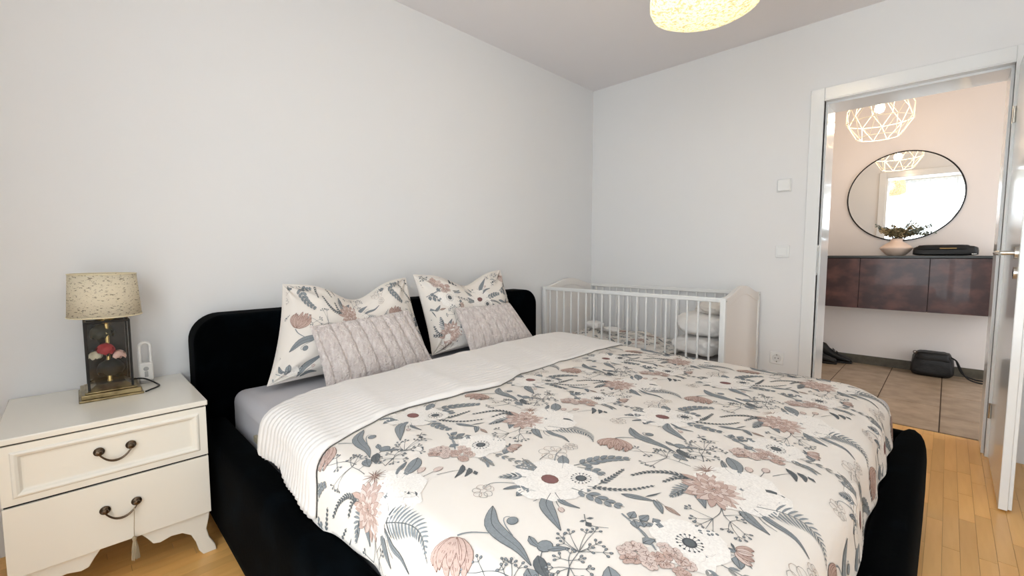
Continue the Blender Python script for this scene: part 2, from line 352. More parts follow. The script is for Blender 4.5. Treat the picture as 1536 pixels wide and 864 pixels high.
# ================================================================ PRINT ENGINE
MOTIFS = [["mum",[[.435,.474]],.075],["fili",[[.394,.013]],.03],["anem",[[.474,.522]],.1,0],["leaf",[[.462,.522],[.472,.528],[.486,.522]],.014,"s"],["fern",[[-.031,.479],[.011,.502],[.06,.519],[.102,.511],[.131,.479]],.047,"L"],["leaf",[[.492,.453],[.519,.426],[.541,.415],[.558,.408]],.024,"s"],["leaf",[[-.027,.469],[.014,.448],[.055,.452],[.087,.435]],.015,"s"],["line",[[-.025,.462],[.003,.433],[.024,.431]],.002,"d"],["fern",[[.39,.479],[.341,.47],[.306,.434],[.288,.391]],.016,"S"],["fern",[[.39,.474],[.362,.467],[.35,.414]],.014,"S"],["fern",[[.412,.446],[.39,.429],[.387,.372]],.03,"F"],["leaf",[[.407,.446],[.429,.421],[.449,.393]],.022,"s"],["sprig",[[.466,.427],[.475,.403],[.471,.371],[.432,.368],[.45,.347],[.474,.323],[.485,.334],[.463,.337]]],["sprig",[[.466,.427],[.481,.397],[.496,.388],[.521,.356],[.525,.373],[.501,.425],[.501,.364],[.503,.403]]],["leaf",[[.402,.124],[.427,.099],[.453,.049]],.036,"s"],["leaf",[[.398,.095],[.422,.052],[.444,.043]],.012,"s"],["sprig",[[.361,.534],[.332,.535],[.304,.532],[.281,.472],[.276,.543],[.294,.561],[.327,.555],[.299,.472],[.279,.56]]],["sprig",[[.308,.542],[.27,.537],[.246,.521],[.214,.502],[.228,.529],[.266,.554],[.259,.514]]],["bud",[[.481,.049],[.471,.067],[.458,.096]],.012],["bud",[[.481,.049],[.485,.084],[.485,.123]],.012],["line",[[.481,.049],[.496,.062],[.52,.058]],.0015,"g"],["leaf",[[.503,.024],[.521,.039],[.545,.033]],.014,"d"],["line",[[.503,.109],[.518,.142],[.538,.168],[.573,.166]],.0016,"d"],["leaf",[[.514,.174],[.534,.159],[.545,.127]],.014,"d"],["leaf",[[-.003,.174],[.011,.168],[.019,.144]],.014,"d"],["leaf",[[.017,.174],[.025,.17],[.033,.166]],.012,"d"],["tulip",[[-.009,.313],[.007,.32],[.026,.32]],.026],["leaf",[[.519,.311],[.526,.308],[.533,.309]],.012,"s"],["leaf",[[-.005,.301],[.003,.288],[.009,.275]],.022,"s"],["leaf",[[.517,.328],[.523,.321],[.53,.312]],.006,"d"],["line",[[.514,.284],[.525,.293],[.535,.304]],.002,"s"],["leaf",[[.006,.301],[.014,.297],[.022,.292]],.006,"d"],["anem",[[.47,.269]],.072,1],["leaf",[[.474,.237],[.488,.251],[.5,.249]],.014,"s"],["leaf",[[.488,.251],[.496,.259],[.505,.26]],.012,"s"],["hydr",[[.406,.189],[.427,.186],[.446,.193],[.458,.208],[.475,.212]],.024],["line",[[.348,.254],[.387,.24],[.416,.224],[.439,.21]],.004,"s"],["line",[[.387,.24],[.407,.235],[.436,.213]],.003,"s"],["leaf",[[.416,.209],[.417,.225],[.426,.232]],.02,"s"],["line",[[.424,.226],[.458,.24],[.476,.242]],.003,"s"],["leaf",[[.366,.253],[.364,.264],[.362,.276]],.02,"s"],["leaf",[[.374,.252],[.382,.246],[.39,.236]],.02,"s"],["leaf",[[.382,.26],[.385,.271],[.386,.285]],.02,"s"],["leaf",[[.384,.259],[.391,.255],[.397,.248]],.02,"s"],["leaf",[[.396,.263],[.402,.264],[.406,.259]],.02,"s"],["leaf",[[.401,.271],[.402,.28],[.408,.288]],.02,"s"],["leaf",[[.407,.27],[.414,.273],[.421,.276]],.02,"s"],["line",[[.364,.25],[.386,.261],[.416,.274]],.0015,"d"],["leaf",[[.313,.311],[.336,.32],[.36,.331],[.374,.336]],.016,"s"],["leaf",[[.369,.338],[.387,.328],[.402,.309]],.015,"s"],["leaf",[[.352,.335],[.362,.355],[.368,.376]],.006,"d"],["line",[[.372,.343],[.385,.339],[.396,.335]],.0014,"d"],["leaf",[[.394,.335],[.411,.332],[.427,.33]],.012,"r"],["line",[[.297,.206],[.318,.182],[.338,.191],[.353,.201]],.0018,"d"],["leaf",[[.313,.189],[.321,.186],[.328,.184]],.014,"d"],["leaf",[[.303,.182],[.307,.187],[.31,.193]],.008,"d"],["leaf",[[.307,.197],[.313,.203],[.318,.208]],.008,"d"],["anem",[[.168,.26]],.095,2],["anem",[[.216,.308]],.045,3],["fern",[[.222,.263],[.261,.269],[.305,.264],[.342,.275]],.027,"R"],["fern",[[.17,.344],[.188,.386],[.201,.424],[.247,.465]],.03,"R"],["fern",[[.18,.343],[.213,.364],[.248,.352]],.02,"R"],["fern",[[.258,.313],[.263,.349],[.262,.409]],.014,"S"],["fern",[[.245,.291],[.293,.314],[.322,.341],[.346,.39]],.012,"S"],["fern",[[.124,.232],[.096,.215],[.078,.19]],.026,"F"],["leaf",[[.119,.166],[.135,.196],[.173,.205]],.012,"s"],["leaf",[[.157,.167],[.154,.194],[.176,.206]],.022,"s"],["line",[[.141,.211],[.091,.177],[.078,.158],[.086,.144]],.0025,"s"],["outl",[[.092,.134]],.03],["leaf",[[.121,.364],[.145,.337],[.163,.307]],.03,"s"],["line",[[.134,.315],[.106,.356],[.098,.387]],.0025,"s"],["outl",[[.105,.416]],.024],["leaf",[[.202,.224],[.217,.185],[.259,.161],[.292,.142]],.03,"s"],["leaf",[[.208,.228],[.241,.209],[.28,.216]],.013,"s"],["bud",[[.224,.209],[.244,.195],[.254,.19]],.008],["line",[[.195,.176],[.2,.194],[.2,.211]],.0016,"d"],["twig",[[-.025,.26],[.012,.263],[.049,.267],[.115,.271]]],["twig",[[.058,.288],[.081,.281],[.115,.271]]],["twig",[[.066,.248],[.087,.257],[.113,.27]]],["peony",[[.159,.543],[.158,.513],[.19,.476]],.044],["line",[[.155,.016],[.164,.035],[.197,.058]],.004,"s"],["leaf",[[.144,.113],[.179,.074],[.228,.065],[.261,.065],[.306,.048]],.032,"s"],["line",[[.234,.078],[.197,.092],[.183,.102],[.183,.11],[.193,.112]],.0025,"s"],["disc",[[.205,.107]],.01,"s"],["disc",[[.295,.095]],.013,"s"],["leaf",[[.257,.096],[.276,.086],[.292,.088]],.014,"s"],["leaf",[[.305,.091],[.315,.106],[.332,.117]],.012,"s"],["line",[[.298,.085],[.306,.069],[.314,.062]],.002,"d"],["leaf",[[.3,.071],[.319,.055],[.346,.044]],.024,"d"],["leaf",[[.305,.04],[.326,.029],[.346,.026]],.026,"s"],["sprig",[[.372,.054],[.352,.088],[.348,.12],[.306,.129],[.311,.144],[.331,.164],[.34,.176],[.379,.144],[.359,.152],[.356,.133],[.317,.12]]],["sprig",[[.372,.052],[.358,.083],[.346,.094],[.345,.059],[.336,.067],[.333,.09],[.339,.108],[.378,.097],[.357,.105],[.372,.075],[.353,.054]]],["twig",[[.506,.235],[.525,.226],[.54,.226],[.558,.218]]],["outl",[[.094,.36]],.045],["line",[[.094,.311],[.09,.326],[.09,.344]],.002,"d"]]
CU, CV = .54, .53
PC = {'s': rgb(140,145,148), 'd': rgb(104,108,110), 'r': rgb(182,162,150), 'g': rgb(150,148,144), 'x': rgb(88,90,93),
      'w': rgb(240,234,227), 'wl': rgb(216,207,200), 'm': rgb(194,168,157), 'ml': rgb(128,98,88), 'm2': rgb(214,195,186), 'rose': rgb(136,98,96), 'cr': rgb(228,214,200)}
class Print:
    """flat print as thin cells; each primitive = list of (polyline grid, colour, layer)"""
    def __init__(s): s.P = []; s.F = []; s.C = []; s.Lr = []; s.n = 0
    def strip(s, pts, wid, col, layer, seg=None, cross=2):
        p = np.array(pts, float); 
        d = np.r_[0, np.cumsum(np.hypot(*np.diff(p, axis=0).T))]; L_ = d[-1]
        if L_ < 1e-5: return
        seg = seg or max(2, min(14, int(L_/.010)+1))
        t = np.linspace(0, L_, seg+1)
        q = np.c_[np.interp(t, d, p[:,0]), np.interp(t, d, p[:,1])]
        if len(p) > 2:                                  # smooth the polyline
            for _ in range(2): q[1:-1] = (q[:-2]+2*q[1:-1]+q[2:])/4
        tg = np.gradient(q, axis=0); tg /= (np.linalg.norm(tg, axis=1)[:,None]+1e-9); nr = np.c_[-tg[:,1], tg[:,0]]
        w = np.array([wid(a) for a in t/L_])/2
        rows = [q + nr*(w*c)[:,None] for c in np.linspace(-1, 1, cross+1)]
        A = np.stack(rows, 1); n0 = s.n; m = cross+1
        s.P.append(A.reshape(-1,2)); k = len(t)*m; s.C += [col]*k; s.Lr += [layer]*k; s.n += k
        for i in range(len(t)-1):
            for j in range(cross): a = n0+i*m+j; s.F.append((a, a+m, a+m+1, a+1))
    def leaf(s, pts, w, c, lay=1, outline=True):
        f = lambda t: w*.86*(sin(pi*min(1,t**.72))**1.05 if 0 < t < 1 else 0)
        if outline and w > .010:
            s.strip(pts, lambda t: f(t)+.0022, PC['x'] if c in 'sd' else PC['ml'], lay)
            s.strip(pts, f, PC[c] if isinstance(c, str) else c, lay+1)
            s.strip(pts, lambda t: .0011*(1-t)+.0004, PC['x'] if c in 'sd' else PC['ml'], lay+2, cross=1)
        else: s.strip(pts, f, PC[c], lay+1)
    def line(s, pts, w, c, lay=1): s.strip(pts, lambda t: max(w, .0013)*(1-.4*t), PC[c], lay, cross=1)
    def disc(s, c, r, col, lay=2, sq=1, n=12, ang=0):
        n0 = s.n; A = [(c[0], c[1])]
        for k in range(n):
            a = 2*pi*k/n; x, y = r*cos(a), r*sin(a)*sq; A.append((c[0]+x*cos(ang)-y*sin(ang), c[1]+x*sin(ang)+y*cos(ang)))
        s.P.append(np.array(A)); s.C += [PC[col]]*(n+1); s.Lr += [lay]*(n+1); s.n += n+1
        for k in range(n): s.F.append((n0, n0+1+k, n0+1+(k+1) % n))
    def petals(s, c, r, n, w, col, lc, lay, rng, inner=.15, jit=.15, lay2=None):
        for k in range(n):
            a = 2*pi*(k+rng.random()*jit*3)/n; rr = r*(1-jit*rng.random())
            b = a+rng.uniform(-.25, .25)
            pts = [(c[0]+r*inner*cos(a), c[1]+r*inner*sin(a)), (c[0]+rr*.6*cos(a), c[1]+rr*.6*sin(a)), (c[0]+rr*cos(b), c[1]+rr*sin(b))]
            f = lambda t: w*(sin(pi*t**1.3)**.6 if 0 < t < 1 else 0)
            s.strip(pts, lambda t: f(t)+.0014, PC[lc], lay, seg=6); s.strip(pts, f, PC[col], lay+1, seg=6)
            s.strip([pts[0], pts[1]], lambda t: .0008, PC[lc], lay+2, seg=2, cross=1)
def walk(pts, n):
    p = np.array(pts, float); d = np.r_[0, np.cumsum(np.hypot(*np.diff(p, axis=0).T))]; t = np.linspace(0, d[-1], n)
    q = np.c_[np.interp(t, d, p[:,0]), np.interp(t, d, p[:,1])]
    for _ in range(2): q[1:-1] = (q[:-2]+2*q[1:-1]+q[2:])/4
    return q, d[-1]
def draw(pr, M, off, rng):
    k, pts = M[0], [(a+off[0], b+off[1]) for a, b in M[1]]
    if k == 'leaf': pr.leaf(pts, M[2], M[3])
    elif k == 'line': pr.line(pts, M[2], M[3])
    elif k == 'disc': pr.disc(pts[0], M[2]+.0014, 'x', 1); pr.disc(pts[0], M[2], M[3], 2)
    elif k == 'fern':
        st = M[3]; L0 = M[2]; _, ln = walk(pts, 5)
        sp = {'L': .0095, 'S': .0095, 'F': .0085, 'R': .016}[st]
        n = max(5, int(ln/sp)); q, ln = walk(pts, n)
        pr.line([tuple(a) for a in q[::max(1, n//8)]]+[tuple(q[-1])], .0022, 'd', 3)
        tg = np.gradient(q, axis=0); tg /= np.linalg.norm(tg, axis=1)[:,None]+1e-9
        for i in range(1, n-1):
            t = i/(n-1); env = {'L': min(1, 1.15*(1-t))*(.75+.25*min(1, t*6)), 'S': (1-.5*t), 'F': (1-t)**.8+.12, 'R': (.75+.5*sin(pi*t))*(1-.45*t)}[st]
            for sg in (-1, 1):
                a = math.atan2(tg[i][1], tg[i][0]) + sg*({'L': 1.15, 'S': .9, 'F': .9, 'R': .85}[st] - .35*t)
                l = L0*env; e = (q[i][0]+l*cos(a), q[i][1]+l*sin(a)); a2 = a - sg*.35
                e = (q[i][0]+l*.55*cos(a)+l*.45*cos(a2), q[i][1]+l*.55*sin(a)+l*.45*sin(a2)); mid = (q[i][0]+l*.55*cos(a), q[i][1]+l*.55*sin(a))
                w = {'L': .0052, 'S': .0058, 'F': .0066, 'R': .0115}[st]*(.6+.4*env)
                c = {'L': 's', 'S': 'd', 'F': 's', 'R': 's'}[st]
                pp = [tuple(q[i]), mid, e]
                if st == 'R':
                    pr.strip(pp, lambda t: (w+.002)*(sin(pi*t)**.6 if 0 < t < 1 else 0), PC['x'], 1, seg=5); pr.strip(pp, lambda t: w*(sin(pi*t)**.6 if 0 < t < 1 else 0), PC[c], 2, seg=5)
                else:
                    pr.strip(pp, lambda t: w*(sin(pi*(.12+.88*t))**.7 if t < 1 else 0), PC[c] if rng.random() < .8 else PC['d'], 2, seg=4)
    elif k == 'sprig':
        st, tips = pts[:3], pts[3:]
        pr.line(st, .0018, 'd')
        for tp in tips:
            q = min(st, key=lambda a: math.dist(a, tp)); mid = ((q[0]*.5+tp[0]*.5)+rng.uniform(-.004, .004), (q[1]*.5+tp[1]*.5)+rng.uniform(-.004, .004))
            pr.line([q, mid, tp], .0014, 'd'); 
            for b in range(3):
                a = math.atan2(tp[1]-q[1], tp[0]-q[0])+(b-1)*.85+rng.uniform(-.2, .2); d = rng.uniform(.008, .014); e = (tp[0]+d*cos(a), tp[1]+d*sin(a)); pr.line([tp, e], .0009, 'd')
                pr.disc(e, .0036, 'x', 2, .75, 8, a); pr.disc(e, .0024, 's', 3, .75, 8, a)
    elif k == 'twig':
        q, ln = walk(pts, 8); pr.line([tuple(a) for a in q], .0016, 'd')
        for i in range(1, 8):
            tgx = q[i]-q[i-1]; a0 = math.atan2(tgx[1], tgx[0])
            for sg in (-1, 1):
                a = a0+sg*.75; l = .018; m = (q[i][0]+.5*l*cos(a), q[i][1]+.5*l*sin(a)); e = (q[i][0]+l*cos(a-.3*sg), q[i][1]+l*sin(a-.3*sg))
                pr.strip([tuple(q[i]), m, e], lambda t: .0062*sin(pi*t)**.7 if 0 < t < 1 else 0, PC['g' if rng.random() < .5 else 's'], 2, seg=4)
    elif k == 'bud':
        pr.line(pts, .0018, 'd'); c = pts[-1]; d = np.array(pts[-1])-np.array(pts[-2]); d /= np.linalg.norm(d)+1e-9; r = M[2]
        pp = [(c[0]-d[0]*r, c[1]-d[1]*r), c, (c[0]+d[0]*r*1.3, c[1]+d[1]*r*1.3)]
        pr.strip(pp, lambda t: r*1.3*sin(pi*t)**.6+.0015 if 0 < t < 1 else 0, PC['ml'], 2, seg=6); pr.strip(pp, lambda t: r*1.3*sin(pi*t)**.6-.0008 if 0 < t < 1 else 0, PC['m2'], 3, seg=6)
    elif k in ('tulip', 'peony'):
        a, b, c = pts; w = M[2]; n = 11 if k == 'peony' else 4
        d = np.array(c)-np.array(a); L_ = np.linalg.norm(d); d /= L_; nn = np.array([-d[1], d[0]])
        for i in range(n):
            o_ = (i-(n-1)/2)/n*w*1.5; wp = w*(.42 if k == 'peony' else .62); ee = np.array(a)+d*L_*(.66+.38*rng.random())+nn*o_*1.3; mm = np.array(a)+d*L_*.45+nn*o_*1.35
            f = lambda t: wp*(sin(pi*t**.8)**.6 if 0 < t < 1 else 0)
            lay = 2+(i % 3)*2
            pr.strip([a, tuple(mm), tuple(ee)], lambda t: f(t)+.002, PC['ml'], lay, seg=7); pr.strip([a, tuple(mm), tuple(ee)], f, PC['m' if i % 2 or k == 'peony' else 'm2'], lay+1, seg=7)
            for s_ in (-.25, .25): pr.strip([a, tuple(mm+nn*wp*s_), tuple(ee)], lambda t: .0009, PC['ml'], lay+2, seg=4, cross=1)
    elif k == 'hydr':
        for c in pts:
            for j in range(6):
                x, y = c[0]+rng.gauss(0, M[2]*.45), c[1]+rng.gauss(0, M[2]*.5)
                pr.petals((x, y), .0125, 4, .012, 'm2' if rng.random() < .5 else 'm', 'ml', 2+(j % 3)*2, rng, .1, .1)
    elif k == 'mum':
        c = pts[0]; r = M[2]
        for i, (rr, n) in enumerate(((1, 18), (.82, 16), (.62, 12), (.42, 9), (.24, 6))):
            pr.petals(c, r*rr, n, .0155*(.6+.4*rr), 'm' if i % 2 == 0 else 'm2', 'ml', 2+i*2, rng, .12, .16)
    elif k == 'fili':
        for i in range(16):
            a = 2*pi*i/16+rng.random()*.2; r = M[2]*rng.uniform(.7, 1.1); c = pts[0]
            pr.strip([c, (c[0]+r*cos(a), c[1]+r*sin(a))], lambda t: .003*(1-t)+.0008, PC['r' if i % 2 else 'ml'], 2, seg=3, cross=1)
    elif k == 'anem':
        c = pts[0]; r = M[2]; v = M[3]
        for ri, n in ((1, 6), (.62, 5)):
            pr.petals(c, r*ri, n, r*.95*ri, 'w', 'wl' if v != 3 else 'cr', 1 if ri == 1 else 3, rng, .05, .14)
        if v in (1, 3):
            for i in range(16):
                a = 2*pi*i/16; q = (c[0]+.021*cos(a), c[1]+.021*sin(a)); pr.line([c, q], .0009, 'x', 5); pr.disc(q, .0022, 'x', 6, 1, 6)
            pr.disc(c, .0125, 'x', 6); pr.disc(c, .009, 'd', 7)
        if v == 2: pr.disc(c, .021, 'ml', 6, .8); pr.disc(c, .018, 'rose', 7, .8)
    elif k == 'outl':
        c = pts[0]; r = M[2]
        for i in range(7):
            a = 2*pi*i/7+rng.random()*.4
            loop = [(c[0]+r*.5*cos(a)+r*.5*cos(b)*(.75), c[1]+r*.5*sin(a)+r*.5*sin(b)*.75) for b in np.linspace(0, 2*pi, 9)]
            pr.strip(loop, lambda t: .0011, PC['r' if i % 2 else 'g'], 2, seg=10, cross=1)
CACHE = {}
def cell(seed):
    """all prints of one repeat in cell coordinates"""
    pr = Print(); rng = random.Random(seed)
    for M in MOTIFS: draw(pr, M, (0, 0), rng)
    return np.vstack(pr.P), pr.F, np.array(pr.C), np.array(pr.Lr)
CELL = cell(3)
def print_on(surf, u0, u1, v0, v1, org=(1.55, -2.90), inside=None, swap=False, lift=.0010):
    """lay the repeat over surf(u,v)->(pos,normal); returns verts, faces, colours"""
    P, Fc, C, Lr = CELL; Fq = [f for f in Fc]
    V, FF, CC, n0 = [], [], [], 0
    for i in range(math.floor((u0-org[0])/CU)-1, math.ceil((u1-org[0])/CU)+1):
        for j in range(math.floor((v0-org[1])/CV)-1, math.ceil((v1-org[1])/CV)+1):
            Q = P + np.array([org[0]+i*CU, org[1]+j*CV])
            ok = (Q[:,0] > u0) & (Q[:,0] < u1) & (Q[:,1] > v0) & (Q[:,1] < v1)
            if inside is not None: ok &= inside(Q[:,0], Q[:,1])
            if not ok.any(): continue
            pos, nrm = surf(Q[:,0], Q[:,1]); pos = pos + nrm*(lift+Lr[:,None]*.00016)
            fs = [f for f in Fq if all(ok[a] for a in f)]
            used = sorted({a for f in fs for a in f}); mp = {a: n0+k for k, a in enumerate(used)}
            V.append(pos[used]); CC.append(C[used]); FF += [tuple(mp[a] for a in f) for f in fs]; n0 += len(used)
    return (np.vstack(V), FF, np.vstack(CC)) if V else (np.zeros((0,3)), [], np.zeros((0,4)))
def printed_mesh(name, base_v, base_f, base_mat, pv, pf, pc, parent=None, loc=None):
    org = (origin(parent) if parent else Vector((0,0,0))) + Vector(loc or (0,0,0))
    V = np.vstack([np.array(base_v), pv]) - np.array(org); nb = len(base_v)
    me = bpy.data.meshes.new(name); me.from_pydata(V.tolist(), [], list(base_f)+[tuple(a+nb for a in f) for f in pf])
    me.materials.append(base_mat); me.materials.append(M_print)
    mi = np.zeros(len(me.polygons), dtype=np.int32); mi[len(base_f):] = 1; me.polygons.foreach_set('material_index', mi)
    me.polygons.foreach_set('use_smooth', [True]*len(me.polygons))
    at = me.attributes.new('print_colour', 'FLOAT_COLOR', 'POINT'); c = np.ones((len(V), 4), dtype=np.float32); c[nb:] = pc; at.data.foreach_set('color', c.ravel())
    o = bpy.data.objects.new(name, me); COL.objects.link(o); o.parent = parent
    if loc: o.location = loc
    return o
_r = np.random.RandomState(5)
WAVES = [(_r.uniform(4, 30), _r.uniform(0, 2*pi), _r.uniform(0, 2*pi)) for _ in range(26)]
def wob(u, v, amp=1, k0=0, k1=26):
    z = 0
    for k, a, ph in WAVES[k0:k1]: z = z + np.sin(k*(u*np.cos(a)+v*np.sin(a)) + ph + 1.3*np.sin(2.1*u+ph)*np.cos(1.7*v-ph))/(k**.9)
    return z*amp

# ================================================================ BED
bed = thing('bed', 'wide double bed frame upholstered in black velvet with a rounded headboard', 'bed', (1.15, -1.99, 0))
BY0, BY1 = -3.015, -.965
def rrect_poly(y0, y1, z0, z1, r, n=10, r2=None):
    P = [(y0, z0), (y1, z0)]
    P += [(y1-r+r*cos(a), z1-r+r*sin(a)) for a in np.linspace(0, pi/2, n)]
    P += [(y0+r+r*cos(a), z1-r+r*sin(a)) for a in np.linspace(pi/2, pi, n)]
    return P
hp = rrect_poly(BY0, BY1+.01, .0, .812, .11)
obj('headboard', G().prism(hp, 0, .022, .195), M_velvet, bed, bevel=.03, seg=4)
def rail(name, x0, x1, y0, y1, h, bulge, axis):
    """padded rail: rounded section swept with soft corners"""
    n = 22; sec = []
    for a in np.linspace(0, 2*pi, n, endpoint=False):
        c, s_ = cos(a), sin(a); e = .45
        sec.append((math.copysign(abs(c)**e, c), math.copysign(abs(s_)**e, s_)))
    if axis == 0: return G().grid([[(x, (y0+y1)/2+(y1-y0)/2*a*(1+.012*sin(5*x)), .004+h/2+h/2*b*(1+.006*sin(7*x+1))) for a, b in sec+[sec[0]]] for x in np.linspace(x0, x1, 24)])
    return G().grid([[((x0+x1)/2+(x1-x0)/2*a*k, y, .004+h/2+h/2*b*(1-.05*(1-k))) for a, b in sec+[sec[0]]] for y, k in [(y, min(1, max(.15, (1-((y-(y0+y1)/2)/((y1-y0)/2))**24)))**.5) for y in np.linspace(y0, y1, 120)]])
obj('side_rail', rail('', .19, 2.24, BY0, -2.905, .385, 0, 0), M_velvet, bed, recalc=True)
obj('side_rail', rail('', .19, 2.24, -1.085, BY1, .345, 0, 0), M_velvet, bed)
obj('footboard', rail('', 2.185, 2.292, BY0-.002, BY1+.002, .35, 0, 1), M_velvet, bed)
obj('slatted_base', B(.19, 2.19, -2.9, -1.09, .10, .20), M_dark, bed)
mt = thing('mattress', 'thick mattress under a pale grey fitted sheet', 'mattress', (1.15, -1.99, .2))
obj('fitted_sheet', B(.2, 2.178, -2.9, -1.095, .2, .498), M_sheet, mt, bevel=.045, seg=5)
obj('mattress_tag', B(.545, .60, -2.912, -2.899, .385, .405), mat('tag_cloth', rgb(150,142,120), .8), mt)

# ---- duvet surface
TOP, UF, VN, VF = .568, 2.085, -2.868, -1.235
def duvet(u, v, base=False):
    u = np.asarray(u, float); v = np.asarray(v, float)
    c = np.array([(UF-1)/2, (VN+VF)/2]); hx, hy = (UF+1)/2, (VF-VN)/2; rc = .10
    px, py = u-c[0], v-c[1]; qx, qy = np.abs(px)-(hx-rc), np.abs(py)-(hy-rc)
    mx, my = np.maximum(qx, 0), np.maximum(qy, 0); ln = np.hypot(mx, my)
    d = ln+np.minimum(np.maximum(qx, qy), 0)-rc
    nx = np.where(ln > 1e-9, mx/(ln+1e-12), (qx > qy)*1.)*np.sign(px); ny = np.where(ln > 1e-9, my/(ln+1e-12), (qx <= qy)*1.)*np.sign(py)
    R = .062*np.maximum(-ny, 0)**2+.13*np.maximum(ny, 0)**2+.105*nx**2
    dn = (.088+.026*np.clip((u-1.15)/.1,0,1))*np.maximum(-ny, 0)**2+.10*np.maximum(ny, 0)**2+.088*nx**2
    smax = R*pi/2+dn+.012*np.sin(9*u+4)*np.abs(ny)+.004*np.sin(11*v)*np.abs(nx)+.006*np.sin(31*u+2)*np.abs(ny)
    s = np.clip(d, 0, smax); arc = np.minimum(s, R*pi/2); st = s-arc
    hxx = R*np.sin(arc/R)+st*.10; hz = R*(1-np.cos(arc/R))+st
    bx, by = u-nx*np.maximum(d, 0), v-ny*np.maximum(d, 0)
    edge = np.clip(s/.12, 0, 1)
    top = wob(u, v, .0034)+.006*np.sin(2.3*u+1)*np.sin(3.1*v)
    # long soft creases running diagonally over the front, and vertical folds on the hanging sides
    cr = .0045*np.maximum(0, np.sin(21*(v+.35*u)+1.5*np.sin(3*u)))**3*(np.sin(2.2*u+.4) > -.3)
    fold = (.010*np.sin(17*u+1+2*np.sin(3*u))*np.abs(ny)+.005*np.sin(19*v+2*np.sin(4*v))*np.abs(nx))*edge
    puff = -.012*np.clip((d+.25)/.25, 0, 1)**2
    z = TOP-hz+(top+cr)*(1-edge*.7)+puff*(1-edge)-.012*edge*(1-edge)
    X = bx+nx*(hxx+fold); Y = by+ny*(hxx+fold)
    P = np.stack([X, Y, z], -1)
    return P if base else (P, s, d, smax, nx, ny)
def duvet_n(u, v, e=.004):
    P, _, d, sm, nx, ny = duvet(u, v); k = np.maximum(0, d-sm+.010); u = u-nx*k; v = v-ny*k; a = duvet(u+e, v, True)-duvet(u-e, v, True); b = duvet(u, v+e, True)-duvet(u, v-e, True)
    n = np.cross(a, b); l = np.linalg.norm(n, axis=-1)[...,None]; n = np.where(l > 1e-9, n/(l+1e-12), np.array([0,0,1.])); return P, n
UH = .60
def uhead(v): return np.interp(v, [-3.2,-2.88,-2.76,-2.5,-1.9,-1.0], [.775,.765,.715,.675,.64,.60])
us = np.arange(UH, 2.46, .0125); vs = np.arange(-3.14, -.90, .0125)
U, V = np.meshgrid(us, vs, indexing='ij')
U = U+(uhead(V)-UH)*np.clip((1.0-U)/(1.0-UH), 0, 1)
P, n = duvet_n(U, V); _, s_, d_, sm, _x, _y = duvet(U, V)
beyond = d_ > sm+.0005
head = np.clip((U-uhead(V))/.06, 0, 1); 
P[...,2] -= .028*(1-np.sqrt(1-(1-head)**2))*1.0
th = (.050-.034*np.clip(d_/.06+.6, 0, 1))[...,None]
Pb = P-n*th; nu, nv = U.shape
faces = []; idx = lambda i, j: i*nv+j; bot = nu*nv; edges = {}
for i in range(nu-1):
    for j in range(nv-1):
        if beyond[i,j] and beyond[i+1,j] and beyond[i,j+1] and beyond[i+1,j+1]: continue
        q = (idx(i,j), idx(i+1,j), idx(i+1,j+1), idx(i,j+1)); faces.append(q); faces.append(tuple(a+bot for a in q[::-1]))
        for k in range(4):
            e = (q[k], q[(k+1) % 4])
            if (e[1], e[0]) in edges: del edges[(e[1], e[0])]
            else: edges[e] = 1
for a, b in edges: faces.append((b, a, a+bot, b+bot))
bv = np.vstack([P.reshape(-1,3), Pb.reshape(-1,3)])
used = np.zeros(len(bv), bool)
for f in faces: used[list(f)] = True
remap = np.cumsum(used)-1; bv = bv[used]; faces = [tuple(int(remap[a]) for a in f) for f in faces]
def ufold(v): return np.interp(v, [-3.3,-2.99,-2.9,-2.81,-2.62,-2.42,-2.24,-2.06,-1.88,-1.51,-1.2,-.8], [1.25,1.215,1.175,1.145,1.11,1.13,1.14,1.085,1.065,1.06,1.03,1.03])
def ins(u, v):
    _, s, d, sm, _x, _y = duvet(u, v); return (d < sm-.003) & (u > ufold(v)+.002)
pv, pf, pc = print_on(duvet_n, .9, 2.5, -3.2, -.95, inside=ins)
print('print faces', len(pf))
dv = printed_mesh('duvet', bv, faces, M_duvet, pv, pf, pc, None, (1.4, -2.0, .5))
tag(dv, 'white cotton duvet printed with grey ferns, blush flowers and sprigs spread over the bed', 'duvet')
dv['category'] = 'duvet'
# turned-back head end showing the white striped underside
rows = []; rows_b = []
vb = np.arange(-3.14, -.95, .0125); nw = 150
for j, v in enumerate(vb):
    uf = float(ufold(v)); uh = float(uhead(v))-.006
    w = np.linspace(0, 1, nw); uu = uh+(uf-uh)*w
    Pp, nn = duvet_n(uu, np.full(nw, v)); 
    lift = .010+.0013*np.sin(uu*2*pi/.024+.5*np.sin(3*v))+.003*np.sin(v*7+uu*5)+.0025*np.sin(31*v+9*uu)*np.clip((-2.8-v)/.06,0,1)+.004*np.sin(3*v+8*uu)
    lift = lift*np.clip((1-w)/.02+.25, 0, 1)
    Q = Pp+nn*lift[:,None]
    # rolled lip at the head end
    cen = Q[0]-nn[0]*.031
    dd = float(duvet(np.array([1.0]), np.array([v]))[2][0]); k_ = 1-.9*min(1, max(0, dd/.05)); cen = Q[0]-nn[0]*.031*k_
    lip = [cen+nn[0]*.031*k_*cos(a)-np.array([1,0,0])*.036*k_*sin(a) for a in np.linspace(pi*.95, .12, 8)]
    rows.append([tuple(p) for p in lip]+[tuple(p) for p in Q]); 
    rows.append  # noqa
_, s2, d2, sm2, _x, _y = duvet(np.full(len(vb), 1.0), vb)
keep = [j for j in range(len(vb)) if d2[j] < sm2[j]+.0130]
R3 = [rows[j] for j in keep]
g = G().grid(R3)
band = obj('turned_back_hem', g, M_duvetback, dv, recalc=False)
